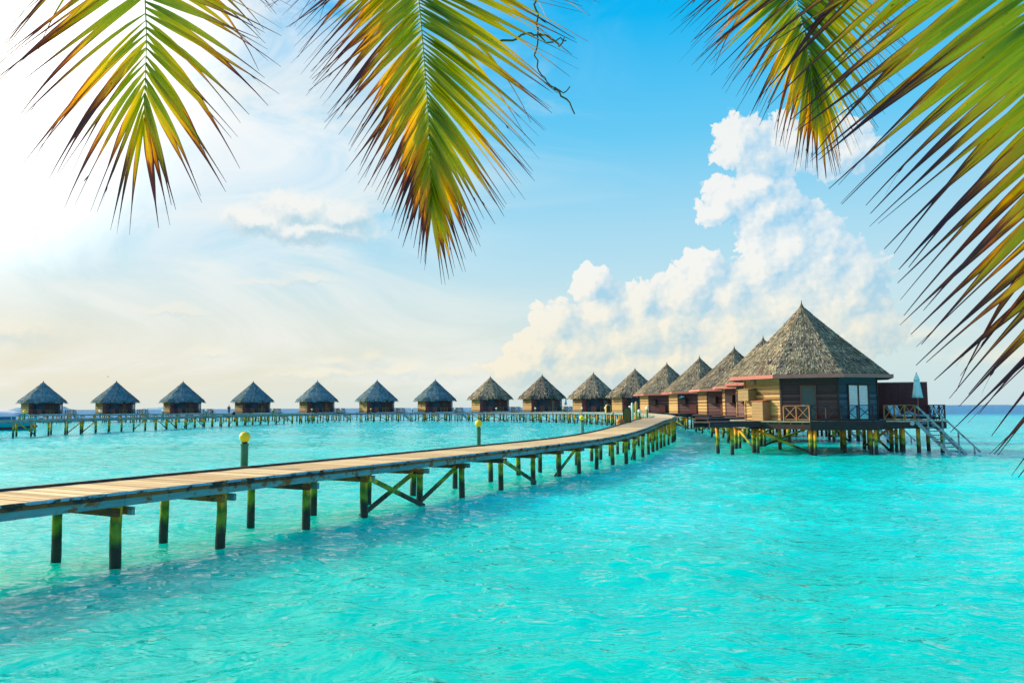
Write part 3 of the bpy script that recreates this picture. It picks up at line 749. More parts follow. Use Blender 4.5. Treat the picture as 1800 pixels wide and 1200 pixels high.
def build_villa(detail, roof_me, main=False, roofed_fascia=True, variant=0):
    root = bpy.data.objects.new('stilt_villa', None); C.objects.link(root)
    s = 2*4.0*math.tan(math.pi/8)
    # stilts under the platform
    k = 0
    for i in range(8):
        x, y = PLAT[i]; add_post(root, x*0.93, y*0.93, ZF-0.45, 0.125, i)
        if main: add_post(root, x*0.93+0.28, y*0.93+0.1, ZF-0.45, 0.10, i+3)
    for i in range(6 if detail else 4):
        a = i*math.pi/3+0.3; add_post(root, 2.3*math.cos(a), 2.3*math.sin(a), ZF-0.45, 0.12, i+2)
    for (i, j) in ((0, 1), (2, 3), (5, 6), (3, 4), (7, 0)) if detail else ((0, 1), (4, 5)):
        a, b = PLAT[i], PLAT[j]
        MB().bar((a[0]*.9, a[1]*.9, 1.45), (b[0]*.9, b[1]*.9, 0.1), 0.07, 0.15).build('brace', 'post_wood', root)
    # platform: deck, joists, rim beams
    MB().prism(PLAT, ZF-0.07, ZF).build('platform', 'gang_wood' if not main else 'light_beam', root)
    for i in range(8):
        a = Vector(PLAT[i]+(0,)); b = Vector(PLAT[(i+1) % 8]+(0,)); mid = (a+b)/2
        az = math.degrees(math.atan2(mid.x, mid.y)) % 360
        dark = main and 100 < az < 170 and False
        MB().bar(a*0.985+Vector((0, 0, ZF-0.36)), b*0.985+Vector((0, 0, ZF-0.36)), 0.08, 0.30).build('rim_beam', 'light_beam' if 160 < az < 300 else 'dark_wood', root)  # sun-facing sides get the pale tone: light put into the colour
        if detail:
            mb = MB()
            for t in (0.12, 0.31, 0.5, 0.69, 0.88):
                c = a.lerp(b, t)*0.97; mb.box((c.x, c.y, ZF-0.14), (0.07, 0.07, 0.13), math.atan2(b.y-a.y, b.x-a.x))
            mb.build('joists', 'rail_wood', root)
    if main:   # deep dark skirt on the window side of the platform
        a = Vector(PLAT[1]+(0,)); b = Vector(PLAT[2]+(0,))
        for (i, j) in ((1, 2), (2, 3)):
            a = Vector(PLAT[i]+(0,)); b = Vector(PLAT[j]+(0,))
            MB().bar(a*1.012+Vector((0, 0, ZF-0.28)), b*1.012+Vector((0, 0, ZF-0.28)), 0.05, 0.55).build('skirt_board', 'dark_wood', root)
    # floor box and walls
    MB().prism(octa(3.94), ZF+0.002, 4.85).build('inner_wall', 'dark_wood', root)
    for kf in range(8):
        az = kf*45
        mat = 'siding'  # faces turned from the sun pick a darker siding: painted shade
        if az == 135: mat = 'siding_shade'
        elif az == 90: mat = 'siding_shade_blue'
        elif not main and az in (180,): mat = 'siding_half_shade' if detail else 'siding_shade_navy'
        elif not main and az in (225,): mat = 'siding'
        elif az in (0, 45): mat = 'siding_shade'
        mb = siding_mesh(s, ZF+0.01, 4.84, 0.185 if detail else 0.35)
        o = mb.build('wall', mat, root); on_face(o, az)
        if detail:
            t = R(az+22.5); rr = 4.0/math.cos(math.pi/8)+0.03
            c = MB().box((rr*math.sin(t), rr*math.cos(t), (ZF+4.84)/2), (0.11, 0.11, 4.84-ZF), -t).build('corner_post', 'siding' if 180 <= az+22 < 300 else 'dark_wood', root)  # sunny corners pale, the rest dark: light painted in as on the walls
    # door on the balcony face
    d = MB(); d.box((-0.43, -0.07, ZF+1.12), (0.08, 0.1, 2.24)); d.box((0.43, -0.07, ZF+1.12), (0.08, 0.1, 2.24)); d.box((0, -0.07, ZF+2.2), (0.78, 0.09, 0.08))
    fr = d.build('door', 'red_wood', root); on_face(fr, 135, x=-0.05)
    q = MB().box((0, -0.055, ZF+1.08), (0.78, 0.03, 2.15)).build('door_pane', 'door_glass', fr)
    if detail: MB().box((-0.33, -0.09, ZF+1.0), (0.05, 0.06, 0.05)).build('handle', 'metal_grey', fr)
    # window with curtains
    w = MB()
    for x in (-0.86, 0.0, 0.86): w.box((x, -0.07, ZF+1.12), (0.07, 0.12, 2.22))
    w.box((0, -0.07, ZF+2.24), (1.79, 0.11, 0.07)); w.box((0, -0.07, ZF+0.05), (1.79, 0.11, 0.07))
    fr = w.build('window', 'dark_wood', root); on_face(fr, 90)
    for x in (-0.43, 0.43):
        cv = MB(); n = 18
        for i in range(n+1):
            xx = x-0.39+0.78*i/n; yy = -0.062+0.012*math.sin(i*1.9)
            cv.v += [(xx, yy, ZF+0.09), (xx, yy+0.004*math.sin(i), ZF+2.2)]
        for i in range(n): cv.f.append((2*i, 2*i+2, 2*i+3, 2*i+1))
        cv.build('curtain', 'curtain', fr, smooth=True)
        MB().box((x, -0.092, ZF+1.145), (0.785, 0.012, 2.1)).build('pane', 'window_glass', fr)
    # service side: upper cupboard, lower cupboard, small high vent
    def cup(x, z0, z1, wd, dp, mat, mat2, name):
        m1 = MB().box((0, -dp/2-0.045, (z0+z1)/2), (wd, dp, z1-z0)); o = m1.build(name, mat, root); on_face(o, 180, x=x)
        if detail:
            nb = max(2, int((z1-z0)/0.19)); m2 = MB()
            for i in range(nb):
                hh = (z1-z0)/nb; m2.box((0, -dp-0.056, z0+hh*(i+.5)), (wd-0.05, 0.02, hh-0.018))
            m2.build('front_boards', mat2, o)
            m3 = MB(); m3.add([(-wd/2-.04, -dp-.10, z1+.004), (wd/2+.04, -dp-.10, z1+.004), (wd/2+.04, -0.05, z1+.09), (-wd/2-.04, -0.05, z1+.09),
                               (-wd/2-.04, -dp-.10, z1+.05), (wd/2+.04, -dp-.10, z1+.05), (wd/2+.04, -0.05, z1+.13), (-wd/2-.04, -0.05, z1+.13)],
                              [(0, 3, 2, 1), (4, 5, 6, 7), (0, 1, 5, 4), (1, 2, 6, 5), (2, 3, 7, 6), (3, 0, 4, 7)])
            m3.build('lid', mat, o)
        return o
    if main:
        cup(-1.12, ZF+1.28, ZF+2.0, 1.05, 0.62, 'box_wood', 'box_wood', 'wall_cupboard')
        cup(0.18, ZF+0.01, ZF+1.22, 1.05, 0.60, 'box_orange', 'box_wood', 'floor_cupboard')
        v = MB().box((-0.85, -0.07, 4.55), (0.44, 0.09, 0.34)).build('vent_window', 'rail_wood', root); on_face(v, 180)
        MB().box((-0.85, -0.12, 4.56), (0.30, 0.02, 0.22)).build('vent_pane', 'door_glass', v)
    else:
        cup(-0.75+0.2*variant, ZF+1.25, ZF+1.95, 0.95, 0.55, 'dark_wood', 'dark_wood', 'wall_cupboard')
        cup(0.75, ZF+0.01, ZF+1.1, 1.0, 0.5, 'red_wood', 'red_wood', 'floor_cupboard')
        if not detail:
            v = MB().box((0, -0.09, ZF+1.15), (0.8, 0.08, 2.3)).build('side_door', 'door_red', root); on_face(v, 180, x=-1.15)
    # balcony railing round the door side
    pts = [PLAT[0], PLAT[1], PLAT[2]]      # corners at azimuths 225(ish), 180...
    return root
def polyaz(az, r): return (r*math.sin(R(az)), r*math.cos(R(az)))
def finish_villa(root, detail, roof_me, main, fascia):
    # PLAT corners sit at azimuths 0,45,...; railing from the service/door corner round to the window side
    c135 = polyaz(135, 5.12); c180 = polyaz(180, 5.12); c90 = polyaz(90, 5.12)
    mid = (c180[0]*0.42+c135[0]*0.58, c180[1]*0.42+c135[1]*0.58)
    if detail or True:
        rail(root, mid, c135, 2, 'rail_wood')
        rail(root, (c135[0]+0.03, c135[1]+0.04), c90, 4 if detail else 3, 'rail_shade')
    # terrace
    T = [V(4.1, -2.3), V(7.9, -0.8), V(7.25, 2.1), V(4.05, 1.7), V(4.05, -1.6)]
    MB().prism(T, ZF-0.085, ZF-0.012).build('terrace_deck', 'decking_wood', root)
    def bb(a, b, name='rim_beam', mat='dark_wood', z=ZF-0.30, h=0.42):
        MB().bar(a+(z,), b+(z,), 0.07, h).build(name, mat, root)
    bb(V(4.35, -2.27), V(7.95, -0.85)); bb(V(7.93, -0.75), V(7.3, 2.1))
    if main: 
        o = MB().tube([V(5.92, -1.69)+(ZF-0.19,), V(5.96, -1.80)+(ZF-0.19,)], 0.13, 16).build('deck_light', 'metal_grey', root)
    for e in ((5.4, -1.7), (6.3, -1.3), (7.7, -0.7), (7.2, 1.7), (5.6, 1.6)):
        x, y = V(*e); add_post(root, x, y, ZF-0.4, 0.12, int(e[0]*7))
    # privacy wall
    if main or detail:
        a, b = V(4.3, 1.75), V(7.35, 2.15)
        o = MB().bar(a+(3.28,), b+(3.28,), 0.07, 2.42).build('privacy_wall', 'red_wood' if not main else 'wall_maroon', root)
        mb = MB(); n = 7
        for i in range(1, n):
            t = i/n; mb.box((a[0]*(1-t)+b[0]*t, a[1]*(1-t)+b[1]*t, 3.28), (0.03, 0.095, 2.38), R(45+7))
        mb.build('batten', 'wall_maroon', o)
        MB().bar(a+(4.52,), b+(4.52,), 0.11, 0.05).build('top_cap', 'dark_wood', o)
    rail(root, V(4.35, -2.2), V(6.15, -1.5), 3, 'rail_wood')
    rail(root, V(7.05, -1.12), V(7.9, -0.78), 1, 'rail_shade')
    rail(root, V(7.92, -0.7), V(7.35, 2.0), 3, 'rail_shade', ends=(False, True))
    # stairs into the water
    A, B = Vector(V(6.2, -1.62)+(0,)), Vector(V(7.05, -1.18)+(0,))
    d = Vector(V(1.75, -0.98)+(0,))
    drop = ZF+0.3; dn = d*(drop/ZF)
    st = MB(); st.bar(A+Vector((0, 0, ZF-0.1)), A+dn+Vector((0, 0, ZF-0.1-drop)), 0.06, 0.22)
    stair = st.build('stairs', 'stair_paint', root)
    MB().bar(B+Vector((0, 0, ZF-0.1)), B+dn+Vector((0, 0, ZF-0.1-drop)), 0.06, 0.22).build('stringer', 'stair_paint', stair)
    n = 10 if detail else 6
    for i in range(n):
        t = (i+0.5)/n; z = ZF-0.08-drop*t
        MB().bar(A+dn*t+Vector((0, 0, z)), B+dn*t+Vector((0, 0, z)), 0.22, 0.05).build('tread', 'stair_paint', stair)
    for Q in (A, B):
        MB().bar(Q+Vector((0, 0, ZF+0.93)), Q+dn*1.2+Vector((0, 0, ZF+0.93-drop*1.2)), 0.075, 0.09).build('handrail', 'stair_paint', stair)
        for t in (0.3, 0.68, 1.05):
            a = Q+dn*t; MB().bar(a+Vector((0, 0, ZF-0.25-drop*t)), a+Vector((0, 0, ZF+0.90-drop*t)), 0.07, 0.07).build('baluster', 'stair_paint', stair)
    # gangway to the boardwalk
    g0, g1 = -5.0, -9.3 if not main else -9.0
    MB().box((0, (g0+g1)/2, ZF-0.05), (1.7, g0-g1, 0.07)).build('gangway', 'gang_wood', root)
    for sx in (-0.8, 0.8): MB().box((sx, (g0+g1)/2, ZF-0.24), (0.08, g0-g1, 0.28)).build('gangway_beam', 'gang_wood', root)
    for yy in (-7.2,):
        for sx in (-0.7, 0.7): add_post(root, sx, yy, ZF-0.35, 0.11, 2)
    # roof
    rf = link('roof', roof_me, None, root)
    MB().lathe([(0.16, 0), (0.10, 0.12), (0.035, 0.28), (0.015, 0.5)], (AX[0] if main else 0, AX[1] if main else 0, 9.70), 8).build('finial', 'twig_bark', rf)
    if fascia:
        po = octa(4.98)
        for i in range(8):
            a, b = po[i], po[(i+1) % 8]
            MB().bar(a+(4.83,), b+(4.83,), 0.05, 0.23).build('fascia', 'fascia_wood', rf)
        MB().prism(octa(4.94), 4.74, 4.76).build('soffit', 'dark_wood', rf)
wood('wall_maroon', (0.085, 0.018, 0.022), (0.16, 0.04, 0.045), streak=(2, 2, 14))
AX = V(-0.28, 0.0)
roof_main = roof_mesh(1, 44, 0.085, R_e=4.78, ax=AX)
roof_near = roof_mesh(2, 34, 0.12)
roof_far = [roof_mesh(5+i, 20, 0.26, R_e=4.95, shag=0.16, mat='thatch_haze') for i in range(2)]
roof_mid = roof_mesh(9, 22, 0.24, R_e=4.95, shag=0.16)
VILLAS = [(-114.1, 187.0, 9.92), (-96.8, 188.0, 9.85), (-82.2, 192.0, 9.77), (-65.7, 195.0, 9.77), (-48.9, 193.0, 9.9), (-33.4, 190.0, 9.85), (-18.9, 189.0, 10.02), (-5.2, 183.0, 10.27),
          (6.8, 174.0, 10.23), (16.5, 156.0, 10.0), (22.4, 140.0, 9.87), (24.8, 123.0, 9.83), (26.4, 108.0, 9.69), (26.4, 91.0, 9.9), (25.6, 78.0, 9.83), (23.7, 66.5, 9.7), (20.1, 52.1, 9.8)]
LAB = ['leftmost thatched villa with a reddish door, behind the moored boat', 'thatched villa on stilts, second from the left end of the row',
       'thatched villa on stilts, third from the left, just left of the standing person', 'thatched villa right beside the standing person, yellow ring on its terrace rail',
       'thatched villa on stilts, fifth from the left, first one right of the yellow ring', 'thatched villa with reddish left wall, sixth from the left',
       'thatched villa on stilts, seventh from the left, left of the middle yellow globe lamp', 'thatched villa standing right above the middle yellow globe lamp',
       'thatched villa on stilts, directly right of the villa above the middle yellow globe', 'thatched villa with closed parasol on its left, behind the smallest yellow globe lamp',
       'shaggy thatched villa behind the arched dark panel and terracotta jar', 'brown villa with dark wall cupboard behind the two rounded pale posts',
       'brown villa with orange cupboard and blue towels on its wall box', 'villa with steep lit thatch above the jetty bend, left of two half hidden villas',
       'mostly hidden villa whose roof tip shows left of the largest villa', 'villa almost hidden behind the largest villa, its stair showing below',
       'largest nearest thatched villa with curtained window, balcony and steps into the sea']
GRP = 'thatched villas standing in a curved row over the lagoon'
def KIDS_OF(o): return [c for c in bpy.data.objects if c.parent == o]
protoA = None; protoB = {}
for i, (x, y, zap) in enumerate(VILLAS):
    vaz = math.degrees(math.atan2(x, y)); n_ = i+1
    if n_ == 17:
        r = build_villa(True, roof_main, True); finish_villa(r, True, roof_main, True, True); r.rotation_euler = (0, 0, -R(21.4+45))
    elif n_ >= 12:
        if protoA is None:
            protoA = r = build_villa(True, roof_near, False); finish_villa(r, True, roof_near, False, True)
        else: r = copy_tree(protoA)
        r.rotation_euler = (0, 0, -R(vaz+{12: 20, 13: 22, 14: 25, 15: 38, 16: 45}[n_]))
    else:
        v_ = i % 2
        if v_ not in protoB:
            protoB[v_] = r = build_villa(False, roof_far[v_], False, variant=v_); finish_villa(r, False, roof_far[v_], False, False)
        else: r = copy_tree(protoB[v_])
        if n_ >= 8:
            for ch in KIDS_OF(r):
                if ch.name.startswith('roof'): ch.data = roof_mid
        r.rotation_euler = (0, 0, -R(vaz+(16 if n_ < 4 else 10)))
    r.location = (x, y, 0); sc_ = (zap-0.1)/9.75
    if n_ in (8, 9): r.scale = (sc_, sc_, sc_)
    tag(r, LAB[i], 'villa', GRP)

# ------------------------------------------------------------------ lamps
def lamp(x, y, z, h, rg, globe, post, label, pr=0.075, down=True):
    t = thing('globe_lamp', label, 'lamp', (x, y, z), 0, 'globe lamps along the jetties')
    MB().lathe([(pr, -0.35 if down else 0), (pr, h-0.05), (pr*1.15, h-0.05), (pr*1.15, h)], n=14).build('post', post, t, smooth=False)
    MB().lathe([(pr*0.8, 0), (pr*0.8, 0.06)], (0, 0, h), 12).build('collar', 'black_rubber', t)
    prof = [(rg*math.sin(a), rg-rg*math.cos(a)) for a in [0.25+(math.pi-0.3)*k/11 for k in range(12)]]
    MB().lathe(prof, (0, 0, h+0.03), 20).build('globe', globe, t, smooth=True)
lamp(-7.08, 20.45, 1.42, 0.66, 0.145, 'globe_yellow', 'lamp_green', 'largest yellow globe lamp on a green post at the jetty edge, nearest the viewer', 0.095)
lamp(-1.42, 32.5, 1.42, 0.72, 0.155, 'globe_yellow', 'lamp_green', 'yellow globe lamp halfway along the curved jetty, in front of the eighth villa', 0.085)
lamp(4.05, 44.9, 1.55, 0.62, 0.16, 'globe_yellow', 'lamp_teal', 'yellow globe lamp on a pale teal post just left of the terracotta jar', 0.11)
lamp(8.17, 55.6, 1.72, 0.45, 0.17, 'globe_white', 'lamp_teal', 'white lamp on a thick teal post right beside the arched dark panel', 0.15)
lamp(10.37, 63.0, 1.9, 0.55, 0.15, 'globe_white', 'lamp_green', 'white globe lamp on the jetty edge right of the rounded pale posts', 0.085)
lamp(12.07, 69.05, 2.05, 0.62, 0.14, 'globe_white', 'lamp_green', 'rightmost white globe lamp, where the jetty deck bends')
lamp(14.6, 95.7, 2.05, 0.72, 0.17, 'globe_white', 'lamp_green', 'white globe lamp left of the rounded pale posts, farther along the walk')
lamp(14.4, 82.5, 2.05, 0.62, 0.16, 'globe_white', 'lamp_green', 'white globe lamp between the pale posts and the rightmost lamp')
FL = [(-54.4, 86.0, 'globe_yellow', 'yellow globe lamp beside the moored boat'), (-53.2, 99.5, 'globe_white', 'white globe lamp in front of the leftmost villa'),
      (-51.2, 113, 'globe_white', 'white globe lamp before the left corner of the second villa'), (-49.6, 125, 'globe_white', 'white globe lamp left of the third villa'),
      (-41.6, 160.0, 'globe_yellow', 'yellow globe lamp in front of the fifth villa'), (-37, 166.3, 'globe_white', 'white globe lamp in front of the dark door of the fifth villa'),
      (-46.0, 148.0, 'globe_white', 'white globe lamp in front of the terrace with the yellow ring'),
      (-31.0, 169.0, 'globe_yellow', 'yellow globe lamp in front of the sixth villa'), (-22.0, 170.0, 'globe_white', 'white globe lamp between the sixth and seventh villas'),
      (-12.5, 168.2, 'globe_white', 'white globe lamp left of the eighth villa'), (-3.4, 163.6, 'globe_white', 'white globe lamp in front of the right side of the eighth villa'),
      (4.6, 154.5, 'globe_white', 'white globe lamp in front of the ninth villa'), (9.6, 145.2, 'globe_yellow', 'yellow globe lamp right of the ninth villa'),
      (12.3, 136.5, 'globe_white', 'white globe lamp directly behind the smallest yellow lamp of the curved jetty'), (15.0, 124.5, 'globe_white', 'white globe lamp left of the ochre arched panel')]
for x, y, c, lb in FL: lamp(x, y, 1.95, 0.62, 0.19, c, 'lamp_green', lb, 0.09)

# ------------------------------------------------------------------ things on the jetty
def jar():
    prof = [(0.13, 0), (0.18, 0.05), (0.255, 0.16), (0.29, 0.30), (0.28, 0.42), (0.22, 0.52), (0.13, 0.575), (0.10, 0.585), (0.10, 0.55)]
    o = MB().lathe(prof, n=28).build('clay_jar', 'terracotta', None, smooth=True, loc=(7.3, 52.3, 1.62))
    tag(o, 'round terracotta jar with a paler ochre foot at the jetty edge', 'jar')
jar()
def arched_panel(name, loc, rz, w, h, d, m1, m2, label):
    t = thing(name, label, 'sign', loc, rz)
    def arch(ww, hh):
        r_ = ww/2; pts = [(-r_, 0), (r_, 0)]
        for k in range(13): a = math.pi*k/12; pts.append((r_*math.cos(a), hh-r_+r_*math.sin(a)))
        return pts
    def ext(pts, y0, y1):
        mb = MB(); n = len(pts)
        mb.add([(x, y0, z) for x, z in pts]+[(x, y1, z) for x, z in pts], [tuple(range(n)), tuple(reversed(range(n, 2*n)))]+[(i, n+i, n+(i+1) % n, (i+1) % n) for i in range(n)])
        return mb
    ext(arch(w, h), 0, d).build('frame', m1, t)
    p = [(x, z+h*0.12) for x, z in arch(w*0.72, h*0.8)]
    o = ext(p, -0.02, -0.002).build('panel', m2, t)
    return t
arched_panel('arched_sign', (7.95, 53.6, 1.66), R(-14), 0.56, 1.33, 0.3, 'panel_dark', 'panel_green', 'tall dark panel with arched top and greenish face behind the terracotta jar')
arched_panel('arched_sign', (14.9, 119.5, 2.03), R(25), 0.85, 1.35, 0.35, 'ochre_post', 'panel_dark', 'small arched panel with ochre lit side, left of the taller dark one')
for x, y, mt, lb, hh in ((11.7, 75.2, 'pale_post', 'pale whitish post with rounded top beside the jetty rail', 1.65), (12.2, 76.0, 'ochre_post', 'ochre post with rounded top right of the pale one', 1.75)):
    r_ = 0.135
    o = MB().lathe([(r_, -0.9), (r_, hh-0.35), (r_*0.9, hh-0.15), (r_*0.55, hh-0.03), (0.03, hh)], n=14).build('rounded_post', mt, None, smooth=True, loc=(x, y, 1.75))
    tag(o, lb, 'post', 'pair of rounded mooring posts')

# parasols, loungers, towels
def parasol(loc, label, s=1.0):
    t = thing('closed_parasol', label, 'parasol', loc, 0, 'closed parasols on villa terraces')
    MB().tube([(0, 0, 0), (0.01, 0, 1.4), (0, 0, 3.0)], 0.035, 8).build('pole', 'bronze_pole', t)
    MB().lathe([(0.31, 1.42), (0.27, 1.6), (0.22, 2.0), (0.17, 2.35), (0.13, 2.6), (0.10, 2.66)], n=40, pleat=0.13, pn=8).build('canopy', 'parasol_cloth', t, smooth=True)
    MB().lathe([(0.19, 2.52), (0.17, 2.6), (0.10, 2.82), (0.03, 2.98)], n=32, pleat=0.08, pn=8).build('vent_cap', 'parasol_cloth', t, smooth=True)
    MB().lathe([(0.03, 2.98), (0.03, 3.04)], n=8).build('tip', 'black_rubber', t)
    MB().lathe([(0.22, 0), (0.22, 0.06), (0.06, 0.09)], n=16).build('base', 'metal_grey', t)
    t.scale = (s, s, s)
mr = -R(21.4+45)
def mv(e1, e2, z=ZF):
    x, y = V(e1, e2); c, s_ = math.cos(mr), math.sin(mr); return (20.1+x*c-y*s_, 52.1+x*s_+y*c, z)
parasol(mv(6.5, -0.1), 'closed pale blue parasol on a bronze pole on the large villa terrace')
parasol((12.3, 177.4, 2.08), 'small distant closed parasol on the terrace right of the ninth villa', 1.0)
def lounger(loc, rz, label, mat, back=0.5):
    t = thing('sun_lounger', label, 'lounger', loc, rz, 'sun loungers on the large villa terrace')
    b = MB(); b.box((0, 0, 0.28), (0.68, 1.25, 0.14)); b.build('mattress', mat, t, bev=0.04)
    b = MB(); b.add([(-.34, .62, .24), (.34, .62, .24), (.34, 1.15, .24+back), (-.34, 1.15, .24+back), (-.34, .54, .36), (.34, .54, .36), (.34, 1.05, .36+back), (-.34, 1.05, .36+back)],
                    [(0, 1, 2, 3), (7, 6, 5, 4), (0, 4, 5, 1), (1, 5, 6, 2), (2, 6, 7, 3), (3, 7, 4, 0)]); b.build('backrest', mat, t, bev=0.03)
    b = MB(); b.box((-.3, 0, .16), (.05, 1.6, .07)); b.box((.3, 0, .16), (.05, 1.6, .07)); b.box((0, -.6, .165), (.55, .05, .06)); b.build('frame', 'dark_wood', t)
    for sx in (-.3, .3):
        for sy in (-.6, .6): MB().box((sx, sy, 0.065), (.05, .05, .13)).build('leg', 'dark_wood', t)
lounger(mv(5.5, -0.3), mr+R(70), 'blue sun lounger with raised back behind the X railing', 'cushion_white', 0.62)
lounger(mv(6.9, 0.35), mr+R(110), 'bright blue sun lounger under the closed parasol', 'cushion_blue', 0.2)
def towels(loc, rz, label):
    t = thing('towel_pile', label, 'towels', loc, rz, 'towels drying on the wall cupboards')
    for k, (dx, dz, sx, sz, mt) in enumerate(((-.12, .05, .34, .10, 'towel_teal'), (.08, .16, .30, .09, 'towel_white'), (.02, .26, .28, .08, 'towel_blue'))):
        mb = MB(); n = 14
        for i in range(7):
            ph = -math.pi/2+math.pi*i/6
            for j in range(n):
                a = 2*math.pi*j/n; w_ = 1+0.16*math.sin(3*a+k*2+i)
                mb.v.append((dx+sx*math.cos(ph)*math.cos(a)*w_, 0.22*math.cos(ph)*math.sin(a)*w_, dz+sz*math.sin(ph)*w_))
        for i in range(6):
            for j in range(n): mb.f.append((i*n+j, i*n+(j+1) % n, (i+1)*n+(j+1) % n, (i+1)*n+j))
        mb.build('towel', mt, t, smooth=True)
def vill_local(i, x, y, z):
    o = bpy.data.objects; cx, cy, _ = VILLAS[i]; a = -R(math.degrees(math.atan2(cx, cy))+{11: 20, 12: 22, 13: 25, 14: 38, 15: 45}[i]); return (cx+x*math.cos(a)-y*math.sin(a), cy+x*math.sin(a)+y*math.cos(a), z)
towels(vill_local(12, -0.85, -4.4, ZF+2.08), 0.0, 'blue and teal towels on the cupboard of the villa with orange box')
towels(vill_local(15, -0.3, -4.4, ZF+2.08), -0.3, 'blue, white and green towels on the wall boxes left of the largest villa')
# yellow ring on a terrace rail
mb = MB(); pts = [(0.32*math.cos(a), 0, 0.32*math.sin(a)) for a in [2*math.pi*k/20 for k in range(21)]]
mb.tube(pts, 0.10, 8, cap=False); o = mb.build('swim_ring', 'yellow_ring', None, smooth=True, loc=(-61.3, 197.9, 2.65)); tag(o, 'yellow swim ring hanging on a terrace rail of the fourth villa', 'swim ring')

# ------------------------------------------------------------------ boat
def boat():
    t = thing('moored_boat', 'turquoise wooden boat with a pale canopy moored at the left edge', 'boat', (-78.5, 115.0, 0), R(4))
    L_ = 15.0; n = 24; mb = MB(); rows = [(0.02, -0.5), (0.55, -0.3), (0.86, 0.35), (1.0, 1.25)]
    for i in range(n+1):
        u = i/n*2-1; w_ = 1.55*(1-abs(u)**2.6)+0.04; sh = 0.75*abs(u)**3
        for s_ in (-1, 1):
            for (k, z) in rows: mb.v.append((u*L_/2*(0.9+0.1*(z+0.5)/1.7), s_*w_*k, z+(sh if z > 0 else 0)))
    m_ = 8
    for i in range(n):
        b = i*m_
        for k in range(3):
            mb.f.append((b+k, b+m_+k, b+m_+k+1, b+k+1)); mb.f.append((b+4+k+1, b+m_+4+k+1, b+m_+4+k, b+4+k))
        mb.f.append((b, b+4, b+m_+4, b+m_))
    mb.build('hull', 'boat_hull', t, smooth=True)
    mb = MB()
    for s_ in (-1, 1):
        pts = []
        for i in range(n+1):
            u = i/n*2-1; pts.append((u*L_/2*0.985, s_*(1.55*(1-abs(u)**2.6)+0.05)*0.9, 0.28+0.3*abs(u)**3))
        mb.tube(pts, 0.13, 6)
    mb.build('rubbing_strake', 'boat_red', t)
    mb = MB(); mb.box((-0.5, 0, 1.15), (10.5, 2.2, 0.08)); mb.build('deck', 'boat_blue', t)
    mb = MB(); mb.box((-0.2, 0, 1.62), (8.0, 1.9, 0.85)); mb.build('cabin_side', 'boat_blue', t)
    for i in range(6):
        for s_ in (-1, 1): MB().tube([(-4.2+i*1.7, s_*1.15, 1.15), (-4.2+i*1.7, s_*1.15, 2.2)], 0.05, 6).build('canopy_pole', 'towel_white', t)
    mb = MB(); nx, ny = 14, 10
    for i in range(nx+1):
        for j in range(ny+1):
            u = i/nx*2-1; v = j/ny*2-1
            mb.v.append((u*5.8-0.4, v*1.75, 2.05+1.05*math.sqrt(max(0, 1-v*v))*(1-0.55*abs(u)**4)*0.95))
    for i in range(nx):
        for j in range(ny): a = i*(ny+1)+j; mb.f.append((a, a+ny+1, a+ny+2, a+1))
    o = mb.build('canopy', 'canopy_cloth', t, smooth=True); md = o.modifiers.new('s', 'SOLIDIFY'); md.thickness = 0.06
boat()
# bird
mb = MB(); mb.tube([(-.3, 0, 0), (-.1, 0, .02), (.15, 0, .02), (.3, 0, 0)], [.01, .07, .06, .01], 8)
mb.add([(-.1, 0, .03), (.1, 0, .03), (.0, .5, .22), (-.08, .85, .12)], [(0, 1, 2, 3)]); mb.add([(-.1, 0, .03), (.1, 0, .03), (.0, -.5, .22), (-.08, -.85, .12)], [(3, 2, 1, 0)])
o = mb.build('bird', 'shirt_navy', None, loc=(-84.2, 160, 9.8)); o.scale = (.55, .55, .55); tag(o, 'tiny dark bird flying above the second villa from the left', 'bird')

